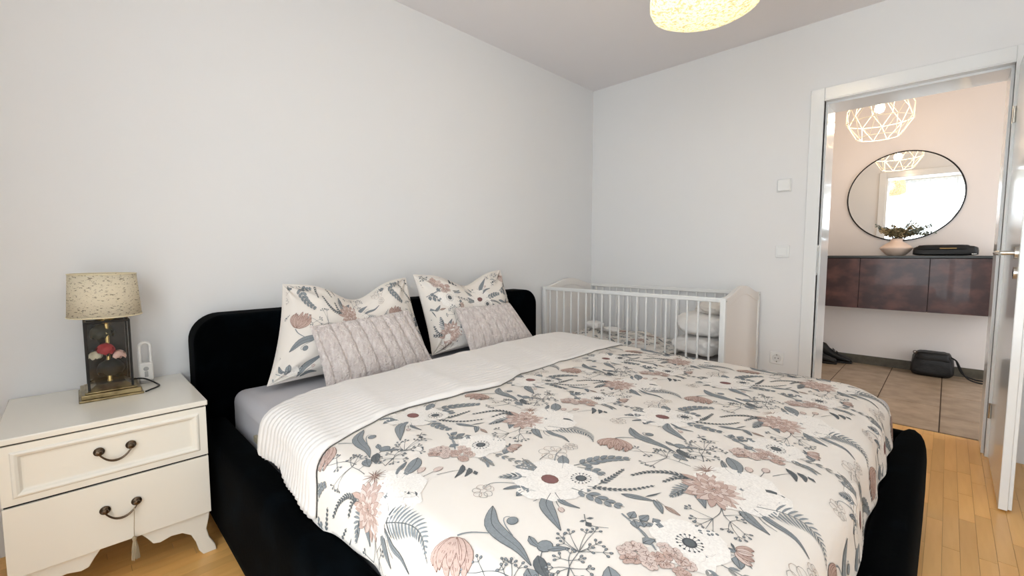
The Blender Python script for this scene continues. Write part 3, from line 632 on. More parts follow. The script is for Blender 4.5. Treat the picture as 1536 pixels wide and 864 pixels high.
so = band.modifiers.new('thick', 'SOLIDIFY'); so.thickness = .006; so.offset = -1
band['label'] = 'white striped sateen underside folded back at the head end'
ep = [r[-1] for r in R3][::2]
obj('hem_shadow_line', G().tube([(x, y, z+.0015) for x, y, z in ep], .0019, 6), mat('hem_shadow_dark', rgb(70,68,66), .8), band)  # dark tube draws the shadow line at the folded hem's opening

# ================================================================ PILLOWS
def pillow_surf(c, T, side, sag=0, wr=.006, seed=0, pinch=.05, rib=0, tw=0):
    TL, TR, BR, BL = [np.array(p, float) for p in c]
    W_ = np.linalg.norm(BR-BL); H_ = np.linalg.norm(TL-BL)
    nrm = np.cross(TR-TL, BL-TL); nrm /= np.linalg.norm(nrm); 
    if nrm[0] < 0: nrm = -nrm
    def f(a, b):      # a,b in metres from top-left : a along width, b downwards
        s = np.clip(np.asarray(a)/W_, 0, 1); t = np.clip(np.asarray(b)/H_, 0, 1)
        x = 2*s-1; y = 2*t-1
        s2 = .5+.5*x*(1-pinch*(1-y**2)); t2 = .5+.5*y*(1-pinch*(1-x**2)*1.0)
        p = ((1-s2)*(1-t2))[...,None]*TL+(s2*(1-t2))[...,None]*TR+(s2*t2)[...,None]*BR+((1-s2)*t2)[...,None]*BL
        prof = np.maximum(0, (1-np.abs(x)**2.4)*(1-np.abs(y)**2.4))**.55
        wv = wob(a*1.0+seed*3.1, np.asarray(b)+seed*1.7, wr*1.2)*np.minimum(1, prof*3)
        # wrinkles radiating from the corners
        for cx, cy in ((-1,-1),(1,-1),(-1,1),(1,1)):
            dx, dy = x-cx, y-cy; rr = np.hypot(dx, dy); an = np.arctan2(dy, dx)
            wv = wv+wr*1.2*np.sin(an*11+seed+cx)*np.exp(-rr*2.4)*np.minimum(1, prof*4)
        if rib: wv = wv-rib*np.exp(-((((s*8+.12*np.sin(4*t+seed)) % 1)-.5)/.13)**2)*np.minimum(1, prof*3)
        sg = -sag*np.exp(-((x-.05)/.42)**2)*(1-t)**1.6
        p = p+nrm*(side*(prof*T/2)*(1-.35*np.exp(-((x-.05)/.4)**2)*(1-t)*(sag > 0))+wv*side)[...,None]
        p[...,2] += sg
        p[...,1] += tw*(y*x)
        return p
    return f, W_, H_
def pillow(name, c, T, m, label, cat, printed=None, sag=0, wr=.006, seed=0, rib=0, pinch=.05, tw=0, group=None, n=56):
    fr, W_, H_ = pillow_surf(c, T, 1, sag, wr, seed, pinch, rib, tw); bk, _, _ = pillow_surf(c, T, -1, sag, wr, seed, pinch, 0, tw)
    tt = (1-np.cos(np.linspace(0, pi, n)))/2*.6+np.linspace(0, 1, n)*.4
    A, B_ = np.meshgrid(tt*W_, tt*H_, indexing='ij'); Pf = fr(A, B_).reshape(-1,3); Pk = bk(A, B_).reshape(-1,3)
    fs = []
    for i in range(n-1):
        for j in range(n-1):
            q = (i*n+j, (i+1)*n+j, (i+1)*n+j+1, i*n+j+1); fs.append(q[::-1]); fs.append(tuple(a+n*n for a in q))
    rim = [i*n for i in range(n)]+[(n-1)*n+j for j in range(1, n)]+[i*n+n-1 for i in range(n-2, -1, -1)]+[j for j in range(n-2, 0, -1)]
    for k in range(len(rim)): a, b = rim[k], rim[(k+1) % len(rim)]; fs.append((a, b, b+n*n, a+n*n))
    base = np.vstack([Pf, Pk]); ctr = Vector(base.mean(0)); ctr.z = float(base[:,2].min())
    if printed:
        def surf(u, v):
            e = .003; P = fr(u, v); a = fr(u+e, v)-fr(u-e, v); b = fr(u, v+e)-fr(u, v-e); nn = np.cross(b, a)
            l = np.linalg.norm(nn, axis=-1)[...,None]; nn = nn/(l+1e-9); s_ = np.sign((nn*np.array([1,0,.2])).sum(-1).mean()); return P, nn*s_
        pv, pf, pc = print_on(surf, .012, W_-.012, .012, H_-.012, org=printed, lift=.0012)
    else: pv, pf, pc = np.zeros((0,3)), [], np.zeros((0,4))
    o = printed_mesh(name, base, fs, m, pv, pf, pc, None, tuple(ctr))
    import bmesh
    return tag(o, label, cat, group)
def lean(yl_t, yr_t, yl_b, yr_b, zt_l, zt_r, zb_l, zb_r, xt, xb): return [(xt, yl_t, zt_l), (xt, yr_t, zt_r), (xb, yr_b, zb_r), (xb, yl_b, zb_l)]
pillow('pillow', lean(-2.70, -2.085, -2.81, -2.02, .935, .94, .525, .515, .25, .36), .20, M_duvet, 'floral printed pillow nearest the nightstand, leaning on the headboard behind a plush cushion', 'pillow', printed=(-.1,-.33), sag=.085, seed=1, wr=.013, n=90)
pillow('pillow', lean(-2.04, -1.385, -2.00, -1.32, .955, .965, .52, .52, .25, .36), .19, M_duvet, 'floral printed pillow farther along the headboard, nearest the crib', 'pillow', printed=(-.33,-.12), sag=.075, seed=4, wr=.014, n=90)
pillow('cushion', lean(-2.655, -2.18, -2.632, -2.085, .762, .79, .50, .50, .42, .52), .13, M_plush, 'larger blush plush ribbed cushion nearest the nightstand', 'cushion', seed=7, wr=.003, rib=.014, n=130, pinch=.035)
pillow('cushion', lean(-1.875, -1.45, -1.835, -1.30, .772, .765, .50, .505, .40, .50), .12, M_plush, 'smaller blush plush ribbed cushion nearest the crib', 'cushion', seed=9, wr=.003, rib=.012, n=130, pinch=.035)
# ================================================================ NIGHTSTAND
NX, NY0, NY1, NT = .50, -3.522, -3.04, .558
ns = thing('nightstand', 'white two-drawer nightstand on curved feet beside the headboard', 'nightstand', (.25, (NY0+NY1)/2, 0))
obj('cabinet_body', B(.012, NX-.022, NY0+.004, NY1-.004, .155, NT-.022), M_white, ns, bevel=.002)
obj('tabletop', B(.004, NX+.004, NY0-.004, NY1+.002, NT-.018, NT), M_white, ns, bevel=.003)
obj('shadow_gap', B(.02, NX-.008, NY0+.006, NY1-.006, NT-.0225, NT-.0178), M_dark, ns)
def rect(y0, y1, z0, z1, x): return [(x, y0, z0), (x, y1, z0), (x, y1, z1), (x, y0, z1)]
def drawer(z0, z1, panel):
    y0, y1 = NY0+.003, NY1-.003
    g = G()
    if panel:
        L_ = []
        for ins_, x in ((0, NX-.021), (0, NX), (.019, NX), (.021, NX+.004), (.026, NX+.006), (.032, NX+.003), (.037, NX-.004), (.041, NX-.005)):
            L_.append(rect(y0+ins_*1.15, y1-ins_*1.15, z0+ins_, z1-ins_, x))
        g.rings(L_)
    else: g.box(NX-.021, NX, y0, y1, z0, z1)
    d = obj('drawer', g, M_white, ns, bevel=.0012, smooth=False)
    return d
def bail(d, yc, zc):
    g = G(); x = NX-.004 if zc > .4 else NX
    for y in (yc-.037, yc+.037):
        g.lathe([(.0001,0),(.012,.001),(.0135,.004),(.010,.008),(.006,.010),(.0085,.013),(.0075,.018),(.0001,.020)], (0,0,0), 16, cap=False)
        nb = 8*16
        for k in range(len(g.v)-nb, len(g.v)):
            a, b, c = g.v[k]; g.v[k] = (x+c, y+a, zc+b)
    pts = [(x+.015, yc+.037*t*1.05, zc-.004-.030*(1-abs(t)**2.2)) for t in np.linspace(-1, 1, 15)]
    g.tube(pts, [.0022+.0016*(1-abs(t)) for t in np.linspace(-1, 1, 15)], 8)
    obj('bail_handle', g, M_bronze, d)
d1 = drawer(.366, NT-.0225, True); bail(d1, -3.281, .462)
obj('shadow_gap', B(.03, NX-.008, NY0+.006, NY1-.006, .358, .3665), M_dark, ns)
d2 = drawer(.156, .3595, False); bail(d2, -3.277, .276)
foot = [(0,.157),(-.005,.125),(-.013,.09),(-.006,.055),(.010,.022),(.014,0),(-.026,0),(-.038,.02),(-.046,.055),(-.058,.085),(-.082,.104),(-.112,.108),(-.142,.100),(-.160,.104),(-.174,.128),(-.195,.157)]
for side, yy in ((1, NY1-.004), (-1, NY0+.004)):
    obj('foot', G().prism([(yy+side*a, z) for a, z in foot], 0, NX-.042, NX-.016), M_white, ns, bevel=.003, smooth=False)
    obj('foot', B(.02, .055, yy-.035 if side > 0 else yy, yy if side > 0 else yy+.035, 0, .157), M_white, ns, bevel=.003)
# tassel hanging from the lower handle
ts = thing('tassel', 'beige silk tassel hanging from the lower drawer handle', 'tassel', (NX+.018, -3.252, .10))
obj('cord', G().tube([(NX+.018,-3.2475,.262),(NX+.0195,-3.249,.23),(NX+.018,-3.251,.195),(NX+.018,-3.252,.168)], .0011, 6), mat('tassel_thread', rgb(176,160,132), .8, bump=(400,.5,.002)), ts)
obj('knot', G().lathe([(.001,0),(.005,.003),(.0062,.008),(.005,.013),(.001,.016)], (NX+.018,-3.252,.155), 12), MATS['tassel_thread'], ts)
g = G()
for i in range(34):
    a = i*2.4; r = .0085*math.sqrt(i/34); g.tube([(NX+.018+r*.35*cos(a), -3.252+r*.35*sin(a), .158), (NX+.018+r*.9*cos(a), -3.252+r*.9*sin(a), .135), (NX+.018+r*1.25*cos(a), -3.252+r*1.25*sin(a), .092+random.random()*.008)], .0013, 5)
obj('strands', g, MATS['tassel_thread'], ts)

# ---- table lamp
LX, LY = .155, -3.268
lm = thing('table_lamp', 'lantern table lamp with beige script-print drum shade on the nightstand', 'table lamp', (LX, LY, NT))
g = G()
for hx, hy, z0, z1 in ((.095,.085,0,.008),(.089,.079,.008,.024),(.078,.069,.024,.029)): g.box(LX-hx, LX+hx, LY-hy, LY+hy, NT+z0, NT+z1)
obj('stepped_base', g, M_brass, lm, bevel=.002)
g = G(); g.rings([rect(0,0,0,0,0)]*0 or [[(LX-.074,LY-.064,NT+.029),(LX+.074,LY-.064,NT+.029),(LX+.074,LY+.064,NT+.029),(LX-.074,LY+.064,NT+.029)], [(LX-.045,LY-.040,NT+.046),(LX+.045,LY-.040,NT+.046),(LX+.045,LY+.040,NT+.046),(LX-.045,LY+.040,NT+.046)]])
obj('sloped_plinth', g, M_brass, lm, smooth=False)
bx, by, tz0, tz1 = .066, .057, NT+.029, NT+.272
g = G()
for sx in (-1, 1):
    for sy in (-1, 1): g.box(LX+sx*bx-.0035, LX+sx*bx+.0035, LY+sy*by-.0035, LY+sy*by+.0035, tz0, tz1)
for z in (tz1-.006,):
    for sx in (-1, 1): g.box(LX+sx*bx-.0035, LX+sx*bx+.0035, LY-by, LY+by, z, z+.007)
    for sy in (-1, 1): g.box(LX-bx, LX+bx, LY+sy*by-.0035, LY+sy*by+.0035, z, z+.007)
obj('lantern_frame', g, M_black, lm, bevel=.0008)
obj('glass_pane', B(LX+bx-.001, LX+bx+.001, LY-by+.004, LY+by-.004, tz0+.001, tz1-.007), M_glass, lm, smooth=False)
obj('glass_pane', B(LX-bx+.004, LX+bx-.004, LY-by-.001, LY-by+.001, tz0+.001, tz1-.007), M_glass, lm, smooth=False)
obj('glass_pane', B(LX-bx+.004, LX+bx-.004, LY+by-.001, LY+by+.001, tz0+.001, tz1-.007), M_glass, lm, smooth=False)
obj('mirrored_back', B(LX-bx-.001, LX-bx+.001, LY-by+.004, LY+by-.004, tz0+.001, tz1-.007), mat('dark_mirror', rgb(12,11,10), .25), lm, smooth=False)
obj('stem', G().lathe([(.008,.046),(.006,.05),(.0062,.255),(.012,.258),(.014,.268),(.03,.272),(.03,.276),(.006,.277),(.006,.30),(.012,.302),(.012,.325)], (LX,LY,NT), 20), mat('brass_rod', rgb(206,180,120), .22, metal=1), lm)
obj('socket_ring', G().box(LX-bx, LX+bx, LY-.006, LY+.006, tz1-.002, tz1+.002), M_black, lm)
g = G().lathe([(.101,.286),(.0965,.360),(.092,.436)], (LX,LY,NT), 56, cap=False)
sh = obj('lamp_shade', g, M_lshade, lm); so = sh.modifiers.new('t', 'SOLIDIFY'); so.thickness = .0015
for rr, zz in ((.101,.286),(.092,.436)): obj('shade_rim', G().tube([(LX+rr*cos(a), LY+rr*sin(a), NT+zz) for a in np.linspace(0, 2*pi, 56, endpoint=False)], .0022, 6, closed=True), mat('shade_rim', rgb(232,218,184), .6), sh)
obj('spider', G().tube([(LX-.1,LY,NT+.300),(LX+.1,LY,NT+.300)], .0015, 6).tube([(LX,LY-.1,NT+.300),(LX,LY+.1,NT+.300)], .0015, 6), M_brass, lm)
obj('bulb', G().lathe([(.012,.325),(.022,.345),(.028,.365),(.022,.388),(.001,.395)], (LX,LY,NT), 16), mat('bulb_off', rgb(235,232,225), .3), lm)
obj('cord', G().tube(smooth([(LX-.02,LY+.05,NT+.034),(LX-.03,LY+.095,NT+.028),(LX-.015,LY+.130,NT+.006),(LX+.03,LY+.135,NT+.004),(LX+.07,LY+.105,NT+.004),(LX+.085,LY+.09,NT+.0035)]), .0028, 8), M_black, lm)
# rose shape added in place of a reflection in the lantern
rz = thing('reflection_rose', 'red and blush rose shape with dark leaves, standing in for a reflection in the lamp lantern', 'reflection stand-in', (LX-.012, LY, NT+.046))
M_red = mat('reflection_red', rgb(168,36,44), .7); M_blush = mat('reflection_blush', rgb(226,186,170), .7); M_refl_dark = mat('reflection_dark', rgb(16,20,16), .6)
def petal_cloud(c, r, n, sz, rng):
    g = G()
    for i in range(n):
        a = i*2.4; ph = rng.uniform(-.2, 1.2); d = Vector((cos(a)*cos(ph), sin(a)*cos(ph), sin(ph))); p = Vector(c)+d*r*rng.uniform(.4, 1)
        t = d.orthogonal().normalized(); b = d.cross(t); 
        P = [[tuple(p+t*x*sz+b*y*sz*(1-.3*abs(x))-d*(x*x+y*y)*sz*.35) for y in np.linspace(-.6, .6, 4)] for x in np.linspace(-.7, .7, 4)]
        g.grid(P)
    return g
rg = random.Random(4)
obj('red_reflection', petal_cloud((LX+.018,LY-.008,NT+.160), .030, 70, .015, rg), M_red, rz, recalc=False)
obj('pale_reflection', petal_cloud((LX+.024,LY+.026,NT+.136), .024, 44, .012, rg), M_blush, rz, recalc=False)
obj('pale_reflection', petal_cloud((LX+.010,LY-.034,NT+.140), .024, 44, .012, rg), mat('reflection_cream', rgb(214,206,180), .7), rz, recalc=False)
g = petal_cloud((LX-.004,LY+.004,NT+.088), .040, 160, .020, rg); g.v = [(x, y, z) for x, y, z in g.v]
obj('leaves', g, M_refl_dark, rz, recalc=False)  # dark areas of the same reflection, shaped as leaves
obj('leaves', petal_cloud((LX-.02,LY-.012,NT+.218), .038, 90, .017, rg), mat('reflection_olive', rgb(44,46,32), .6), rz, recalc=False)
obj('stalk', G().tube([(LX-.012,LY,NT+.047),(LX-.008,LY+.003,NT+.1),(LX+.012,LY-.004,NT+.165)], .003, 6), M_refl_dark, rz)

# ---- night light (hand torch with a ring grip)
n0 = (.085, -3.160, NT); nl = thing('night_light', 'white handheld night light with a looped grip standing behind the lamp', 'night light', n0)
g = G(); prof = []
def stadium(w, z0, z1, n=12):
    r = w; return [(r*cos(a), z0+r+r*sin(a)) for a in np.linspace(-pi, 0, n)]+[(r*cos(a), z1-r+r*sin(a)) for a in np.linspace(0, pi, n)]
out = [(-.022,.012),(.022,.012),(.022,.10)]+[(.021*cos(a), .14+.021*sin(a)) for a in np.linspace(0, pi, 12)]+[(-.022,.10)]
inn = stadium(.0115, .072, .152, 10)
# grip ring as tube, body as bevelled block
M_nl = mat('night_light_white', rgb(236,233,228), .35)
obj('grip_loop', G().tube([(n0[0], n0[1]+a*1.0, NT+z) for a, z in stadium(.0165, .062, .160, 14)], .0058, 10, closed=True), M_nl, nl)
obj('body', B(n0[0]-.012, n0[0]+.012, n0[1]-.0222, n0[1]+.0222, NT+.010, NT+.082), M_nl, nl, bevel=.007, seg=4)
obj('base_ring', B(n0[0]-.012, n0[0]+.012, n0[1]-.0222, n0[1]+.0222, NT, NT+.011), M_greyp, nl, bevel=.003)
obj('sensor', G().lathe([(.0001,.003),(.0075,.0025),(.0085,0)], (0,0,0), 16, cap=False), M_greyp, nl)
for c in nl.children:
    if c.name.startswith('sensor'):
        c.rotation_euler = (0, radians(90), 0); c.location = (.0115, 0, .058)
        for v in c.data.vertices: v.co += origin(nl)
obj('slide_switch', B(n0[0]+.0115, n0[0]+.0138, n0[1]-.0055, n0[1]+.0055, NT+.026, NT+.048), M_greyp, nl, bevel=.002)

# ================================================================ CRIB
CX0, CX1, CY0, CY1 = .012, 1.408, -.695, -.035
cb = thing('crib', 'white wooden baby crib with barred sides and wave-topped end panels', 'crib', ((CX0+CX1)/2, (CY0+CY1)/2, 0))
def side(y0, y1):
    s = obj('side_rail_frame', G().box(CX0+.03, CX1-.03, y0, y1, .782, .808).box(CX0+.03, CX1-.03, y0, y1, .17, .20), M_crib, cb, bevel=.004)
    ym = (y0+y1)/2; sl = None
    for i in range(20):
        x = .091-.068+.0685*(i+.35)+.0; 
        x = .0885+.0683*i
        if x > CX1-.04: break
        if sl is None: sl = obj('slat', G().tube([(x, ym, .198), (x, ym, .784)], .0065, 10), M_crib, s)
        else: c = sl.copy(); COL.objects.link(c); c.parent = s; c.location = (.0683*i, 0, 0)
side(CY0, CY0+.02); side(CY1-.02, CY1)
def end(x0, x1):
    ys = np.linspace(CY0+.024, CY1-.024, 30)
    def top(t): return .806+.058*(0.5-.5*cos(2*pi*min(1, max(0, (t*1.0)))))**.85
    e = obj('end_panel', G().prism([(CY0+.024, .15), (CY1-.024, .15)]+[(y, top((y-CY0-.024)/(CY1-CY0-.048))) for y in ys[::-1]], 0, x0+.006, x1-.006), M_cribp, cb, bevel=.003)
    obj('wave_cap', G().prism([(y, top((y-CY0-.024)/(CY1-CY0-.048))-.055-.0*(i)) for i, y in enumerate(ys)]+[(y, top((y-CY0-.024)/(CY1-CY0-.048))+.001) for y in ys[::-1]], 0, x0+.002, x1-.002), M_cribp, e, bevel=.003)
    for ya, yb in ((CY0, CY0+.028), (CY1-.028, CY1)):
        p = obj('leg', B(x0, x1, ya, yb, 0, .809), M_crib, cb, bevel=.004)
        for z in (.79, .185): obj('bolt', G().tube([((x1 if x0 > 1 else x0)-.0005, (ya+yb)/2, z), ((x1 if x0 > 1 else x0)+(.001 if x0 > 1 else -.001), (ya+yb)/2, z)], .005, 10), M_steel, p)
end(CX0, CX0+.032); end(CX1-.032, CX1)
obj('slatted_base', B(CX0+.032, CX1-.032, CY0+.022, CY1-.022, .285, .305), M_crib, cb)
cm = thing('crib_mattress', 'thin crib mattress under a beige sheet inside the white crib', 'mattress', ((CX0+CX1)/2, (CY0+CY1)/2, .305))
obj('sheet', B(CX0+.036, CX1-.036, CY0+.026, CY1-.026, .306, .395), mat('crib_sheet', rgb(222,214,208), .85, bump=(40,.2,.003)), cm, bevel=.025, seg=4)
# floral blanket lying rumpled on the crib mattress
def blanket(u, v):
    u = np.asarray(u, float); v = np.asarray(v, float)
    z = .428+.012*np.sin(13*u+3*v)+.010*np.sin(9*v+6*u+1)+.006*np.sin(31*u-9*v)+.012*np.exp(-((u-.5)/.12)**2)
    z = z+.05*np.exp(-((u-.33)/.07)**2-((v+.40)/.16)**2)
    P = np.stack([u+.012*np.sin(9*v), v+.010*np.sin(11*u), z], -1)
    e = .003; return P
def blanket_n(u, v, e=.004):
    P = blanket(u, v); a = blanket(u+e, v)-blanket(u-e, v); b = blanket(u, v+e)-blanket(u, v-e); n = np.cross(a, b); return P, n/np.linalg.norm(n, axis=-1)[...,None]
A, B_ = np.meshgrid(np.linspace(.15, 1.04, 70), np.linspace(-.655, -.12, 45), indexing='ij'); P, n_ = blanket_n(A, B_); Q = P-n_*.014
g = G(); g.grid(P.tolist()); nb = len(g.v); g.v += [tuple(a) for a in Q.reshape(-1,3)]
n1, n2 = A.shape; g.f += [tuple(a+nb for a in f[::-1]) for f in g.f]
rim = [i*n2 for i in range(n1)]+[(n1-1)*n2+j for j in range(1, n2)]+[i*n2+n2-1 for i in range(n1-2, -1, -1)]+[j for j in range(n2-2, 0, -1)]
g.f += [(rim[(k+1) % len(rim)], rim[k], rim[k]+nb, rim[(k+1) % len(rim)]+nb) for k in range(len(rim))]
pv, pf, pc = print_on(blanket_n, .16, 1.03, -.65, -.13, org=(.3, -.7))
bl = printed_mesh('crib_blanket', g.v, g.f, M_duvet, pv, pf, pc, None, (.6, -.38, .40))
tag(bl, 'thin floral print blanket lying rumpled on the crib mattress', 'blanket')
# white rolled duvets at the right end
def blob(name, c, r, label, cat, seed, m=M_duvetback, ex=.6, squash=.0, group=None):
    n, k = 56, 34; g = G(); rows = []
    for j in range(k+1):
        ph = -pi/2+pi*j/k; row = []
        for i in range(n+1):
            a = 2*pi*i/n; cx, sx = cos(a), sin(a); cp, sp = cos(ph), sin(ph)
            f = lambda q, e=ex: math.copysign(abs(q)**e, q)
            w = 1+.045*sin(5*a+seed)*cp+.05*sin(3*a+4*ph+seed*2)*cp+.025*sin(11*a+3*sin(5*ph)+seed)*cp**2
            row.append((c[0]+r[0]*f(cp)*f(cx)*w, c[1]+r[1]*f(cp)*f(sx)*w, max(c[2]+r[2]*f(sp, .75)*w, c[2]-r[2]*(1-squash))))
        rows.append(row)
    g.grid(rows)
    import bmesh
    o = obj(name, g, m, None, loc=(c[0], c[1], c[2]-r[2]))
    bm = bmesh.new(); bm.from_mesh(o.data); bmesh.ops.remove_doubles(bm, verts=bm.verts, dist=.0004); bmesh.ops.recalc_face_normals(bm, faces=bm.faces); bm.to_mesh(o.data); bm.free()
    for p in o.data.polygons: p.use_smooth = True
    return tag(o, label, cat, group)
blob('rolled_duvet', (1.185, -.40, .475), (.155, .215, .062), 'white folded baby duvet at the bottom of the stack in the crib', 'duvet', 1, squash=.1)
blob('rolled_duvet', (1.190, -.36, .606), (.165, .225, .075), 'large puffy white duvet on top of the folded one in the crib', 'duvet', 4, squash=.1)
blob('crib_pillow', (1.245, -.30, .712), (.115, .21, .042), 'beige-white pillow topmost at the right end of the crib', 'pillow', 2.5, m=M_duvet)
blob('muslin_cloth', (.335, -.44, .508), (.075, .06, .030), 'crumpled white muslin cloth on the floral blanket in the crib', 'cloth', 6, ex=.8)
blob('muslin_cloth', (.46, -.38, .478), (.07, .05, .020), 'small flat white cloth right of the crumpled one in the crib', 'cloth', 9, ex=.8)

# ================================================================ BEDROOM PENDANT
PX, PY = 1.60, -1.60
pd = thing('pendant_lamp', 'lit cream fibre pendant shade hanging from the bedroom ceiling', 'pendant lamp', (PX, PY, HC))
g = G().lathe([(.150,.335),(.168,.25),(.184,.14),(.196,.055),(.197,.03),(.190,.012),(.170,.002),(.120,-.012),(.06,-.018),(.001,-.02)], (PX, PY, 1.985), 72, cap=False, wob=lambda a, j: .008*sin(5*a+j))
obj('shade', g, M_pend, pd)
obj('cable', G().tube([(PX,PY,HC-.02),(PX,PY,2.33)], .003, 8), M_white, pd)
obj('ceiling_rose', G().lathe([(.05,0),(.05,-.015),(.02,-.03),(.004,-.032)], (PX,PY,HC), 24), M_white, pd)
obj('spider', G().tube([(PX-.15,PY,2.318),(PX+.15,PY,2.318)], .002, 6).tube([(PX,PY-.15,2.318),(PX,PY+.15,2.318)], .002, 6).tube([(PX,PY,2.33),(PX,PY,2.26)], .016, 12), M_white, pd)
obj('bulb', G().lathe([(.012,.06),(.03,.03),(.032,.0),(.02,-.025),(.001,-.032)], (PX,PY,2.205), 20), M_bulb, pd)
lamp('pendant_light', 'POINT', (PX, PY, 2.12), PENDANT_W, (1, .87, .74), shadow_soft_size=.06)

# ================================================================ HALL
# cage lamp
hx, hy = 1.868, 1.15
hl = thing('cage_pendant', 'white geometric wire cage pendant lit in the hall', 'pendant lamp', (hx, hy, HC))
N = 10; rings = [(.135, 1.972, 0), (.21, 2.095, .5), (.205, 2.20, 0), (.14, 2.33, .5), (.03, 2.40, 0)]
pts = [[Vector((hx+r*cos(2*pi*(k+o_)/N), hy+r*sin(2*pi*(k+o_)/N), z)) for k in range(N)] for r, z, o_ in rings]
g = G(); W_ = .0032
for i, rg_ in enumerate(pts):
    if i in (0, 1, 4):
        for k in range(N): g.tube([rg_[k], rg_[(k+1) % N]], W_, 6)
    if i < len(pts)-1:
        for k in range(N):
            nxt = pts[i+1]; o1, o2 = rings[i][2], rings[i+1][2]
            kk = (k, (k-1) % N) if o1 == 0 else (k, (k+1) % N)
            for q in kk: g.tube([rg_[k], nxt[q]], W_*.8, 6)
obj('wire_cage', g, M_wire, hl)
obj('cable', G().tube([(hx,hy,HC-.01),(hx,hy,2.27)], .003, 8), M_white, hl)
obj('lamp_holder', G().lathe([(.006,.09),(.018,.085),(.02,.04),(.017,.03)], (hx,hy,2.20), 16), M_white, hl)
obj('ceiling_rose', G().lathe([(.05,0),(.05,-.015),(.02,-.025),(.004,-.026)], (hx,hy,HC), 24), M_white, hl)
obj('bulb', G().lathe([(.012,.045),(.028,.02),(.032,-.005),(.024,-.03),(.001,-.04)], (hx,hy,2.195), 20), M_bulb, hl)
lamp('hall_light', 'POINT', (hx, hy, 2.10), HALL_W, (1, .74, .50), shadow_soft_size=.035)
# mirror
mc = (1.98, HY-.001, 1.592); mr_ = .402
mi_ = thing('round_mirror', 'large round wall mirror with a thin black rim above the console', 'mirror', mc)
obj('mirror_glass', G().tube([(mc[0], HY-.003, mc[2]), (mc[0], HY-.014, mc[2])], mr_, 96), M_mirror, mi_, smooth=False)
obj('rim', G().tube([(mc[0]+mr_*cos(a), HY-.010, mc[2]+mr_*sin(a)) for a in np.linspace(0, 2*pi, 96, endpoint=False)], .0065, 8, closed=True), M_black, mi_)
# console
CXa, CXb, CYa = 1.28, 2.66, 1.70
cs = thing('console_cabinet', 'floating rust-brown console cabinet with a dark slab top in the hall', 'cabinet', ((CXa+CXb)/2, HY, .573))
obj('cabinet_body', B(CXa+.004, CXb-.004, CYa+.02, HY-.001, .577, 1.028), M_dark, cs)
obj('slab_top', B(CXa-.004, CXb+.004, CYa-.006, HY-.001, 1.030, 1.050), M_slab, cs, bevel=.002)
for i in range(3):
    w = (CXb-CXa)/3; obj('door', B(CXa+i*w+.0018, CXa+(i+1)*w-.0018, CYa, CYa+.019, .575, 1.026), M_rust, cs, bevel=.001)
# vase
vx, vy, vz = 1.968, 1.88, 1.050
vs_ = tag(obj('vase', G().lathe([(.055,0),(.066,.006),(.090,.032),(.110,.057),(.1145,.066),(.1135,.072),(.095,.090),(.062,.113),(.044,.126),(.040,.134),(.047,.147),(.050,.150),(.045,.150),(.036,.134),(.03,.11),(.001,.10)], (vx,vy,vz), 48, cap=False), M_vase, loc=(vx,vy,vz)), 'squat beige clay vase with a sharp waist on the console in front of the mirror', 'vase')
dp = thing('dried_bouquet', 'dried leafy bouquet with grey eucalyptus tips in the beige vase', 'dried flowers', (vx, vy, vz+.13))
rg = random.Random(11)
M_ol = mat('dried_olive', rgb(128,116,80), .8, noise=((60,60,60), rgb(78,72,48), 3, .35, .65)); M_gr = mat('eucalyptus', rgb(112,122,112), .8); M_hy = mat('dried_cream', rgb(190,168,128), .85)
def leaf_at(g, p, d, l, w):
    d = d.normalized(); t = d.cross(Vector((rg.uniform(-1,1), rg.uniform(-1,1), rg.uniform(-1,1)))).normalized(); k = d.cross(t)
    P = [[tuple(p+d*l*s+t*w*c*math.sin(pi*min(.98, max(.06, s)))**.8+k*l*.15*s*s) for c in (-.5, 0, .5)] for s in (0, .25, .5, .75, 1)]
    g.grid(P)
g1, g2, g3, gs = G(), G(), G(), G()
for i in range(34):
    a = i*2.4+rg.uniform(-.3, .3); r = rg.uniform(.03, .125); z = .205+rg.uniform(-.02, .05)+ .02*(r > .08)
    tip = Vector((vx+r*1.15*cos(a), vy+r*.8*sin(a), vz+z)); st = Vector((vx+.012*cos(a), vy+.012*sin(a), vz+.13))
    mid = (st+tip)/2+Vector((0,0,.015)); gs.tube([st, mid, tip], .0012, 5)
    for j in range(16):
        q = mid.lerp(tip, rg.random()); d = Vector((rg.uniform(-1,1), rg.uniform(-1,1), rg.uniform(-.6,1))); leaf_at(g1 if i % 3 else g3, q, d, rg.uniform(.018, .034), rg.uniform(.010, .018))
for dx, dz, n in ((.155,.245,9),(.205,.265,9),(.185,.19,7),(-.15,.275,8),(-.125,.24,7),(.09,.30,8),(.24,.20,6),(.12,.22,7)):
    st = Vector((vx, vy, vz+.135)); tip = Vector((vx+dx, vy+rg.uniform(-.03,.03), vz+dz)); mid = (st+tip)/2+Vector((0,0,.045 if dz < .22 else .02)); P = [st, mid, tip]; gs.tube(P, .0014, 5)
    for j in range(n):
        t = .45+.55*j/(n-1); q = st.lerp(mid, t*2) if t < .5 else mid.lerp(tip, t*2-1)
        for sg in (-1, 1): leaf_at(g2, q, Vector((tip.x-mid.x+rg.uniform(-.03,.03), sg*.06, tip.z-mid.z+sg*.07)), .022, .013)
obj('stems', gs, mat('dry_stem', rgb(110,92,60), .8), dp); obj('leaves', g1, M_ol, dp, recalc=False); obj('eucalyptus_leaves', g2, M_gr, dp, recalc=False)['kind'] = 'stuff'; obj('flower_heads', g3, M_hy, dp, recalc=False)
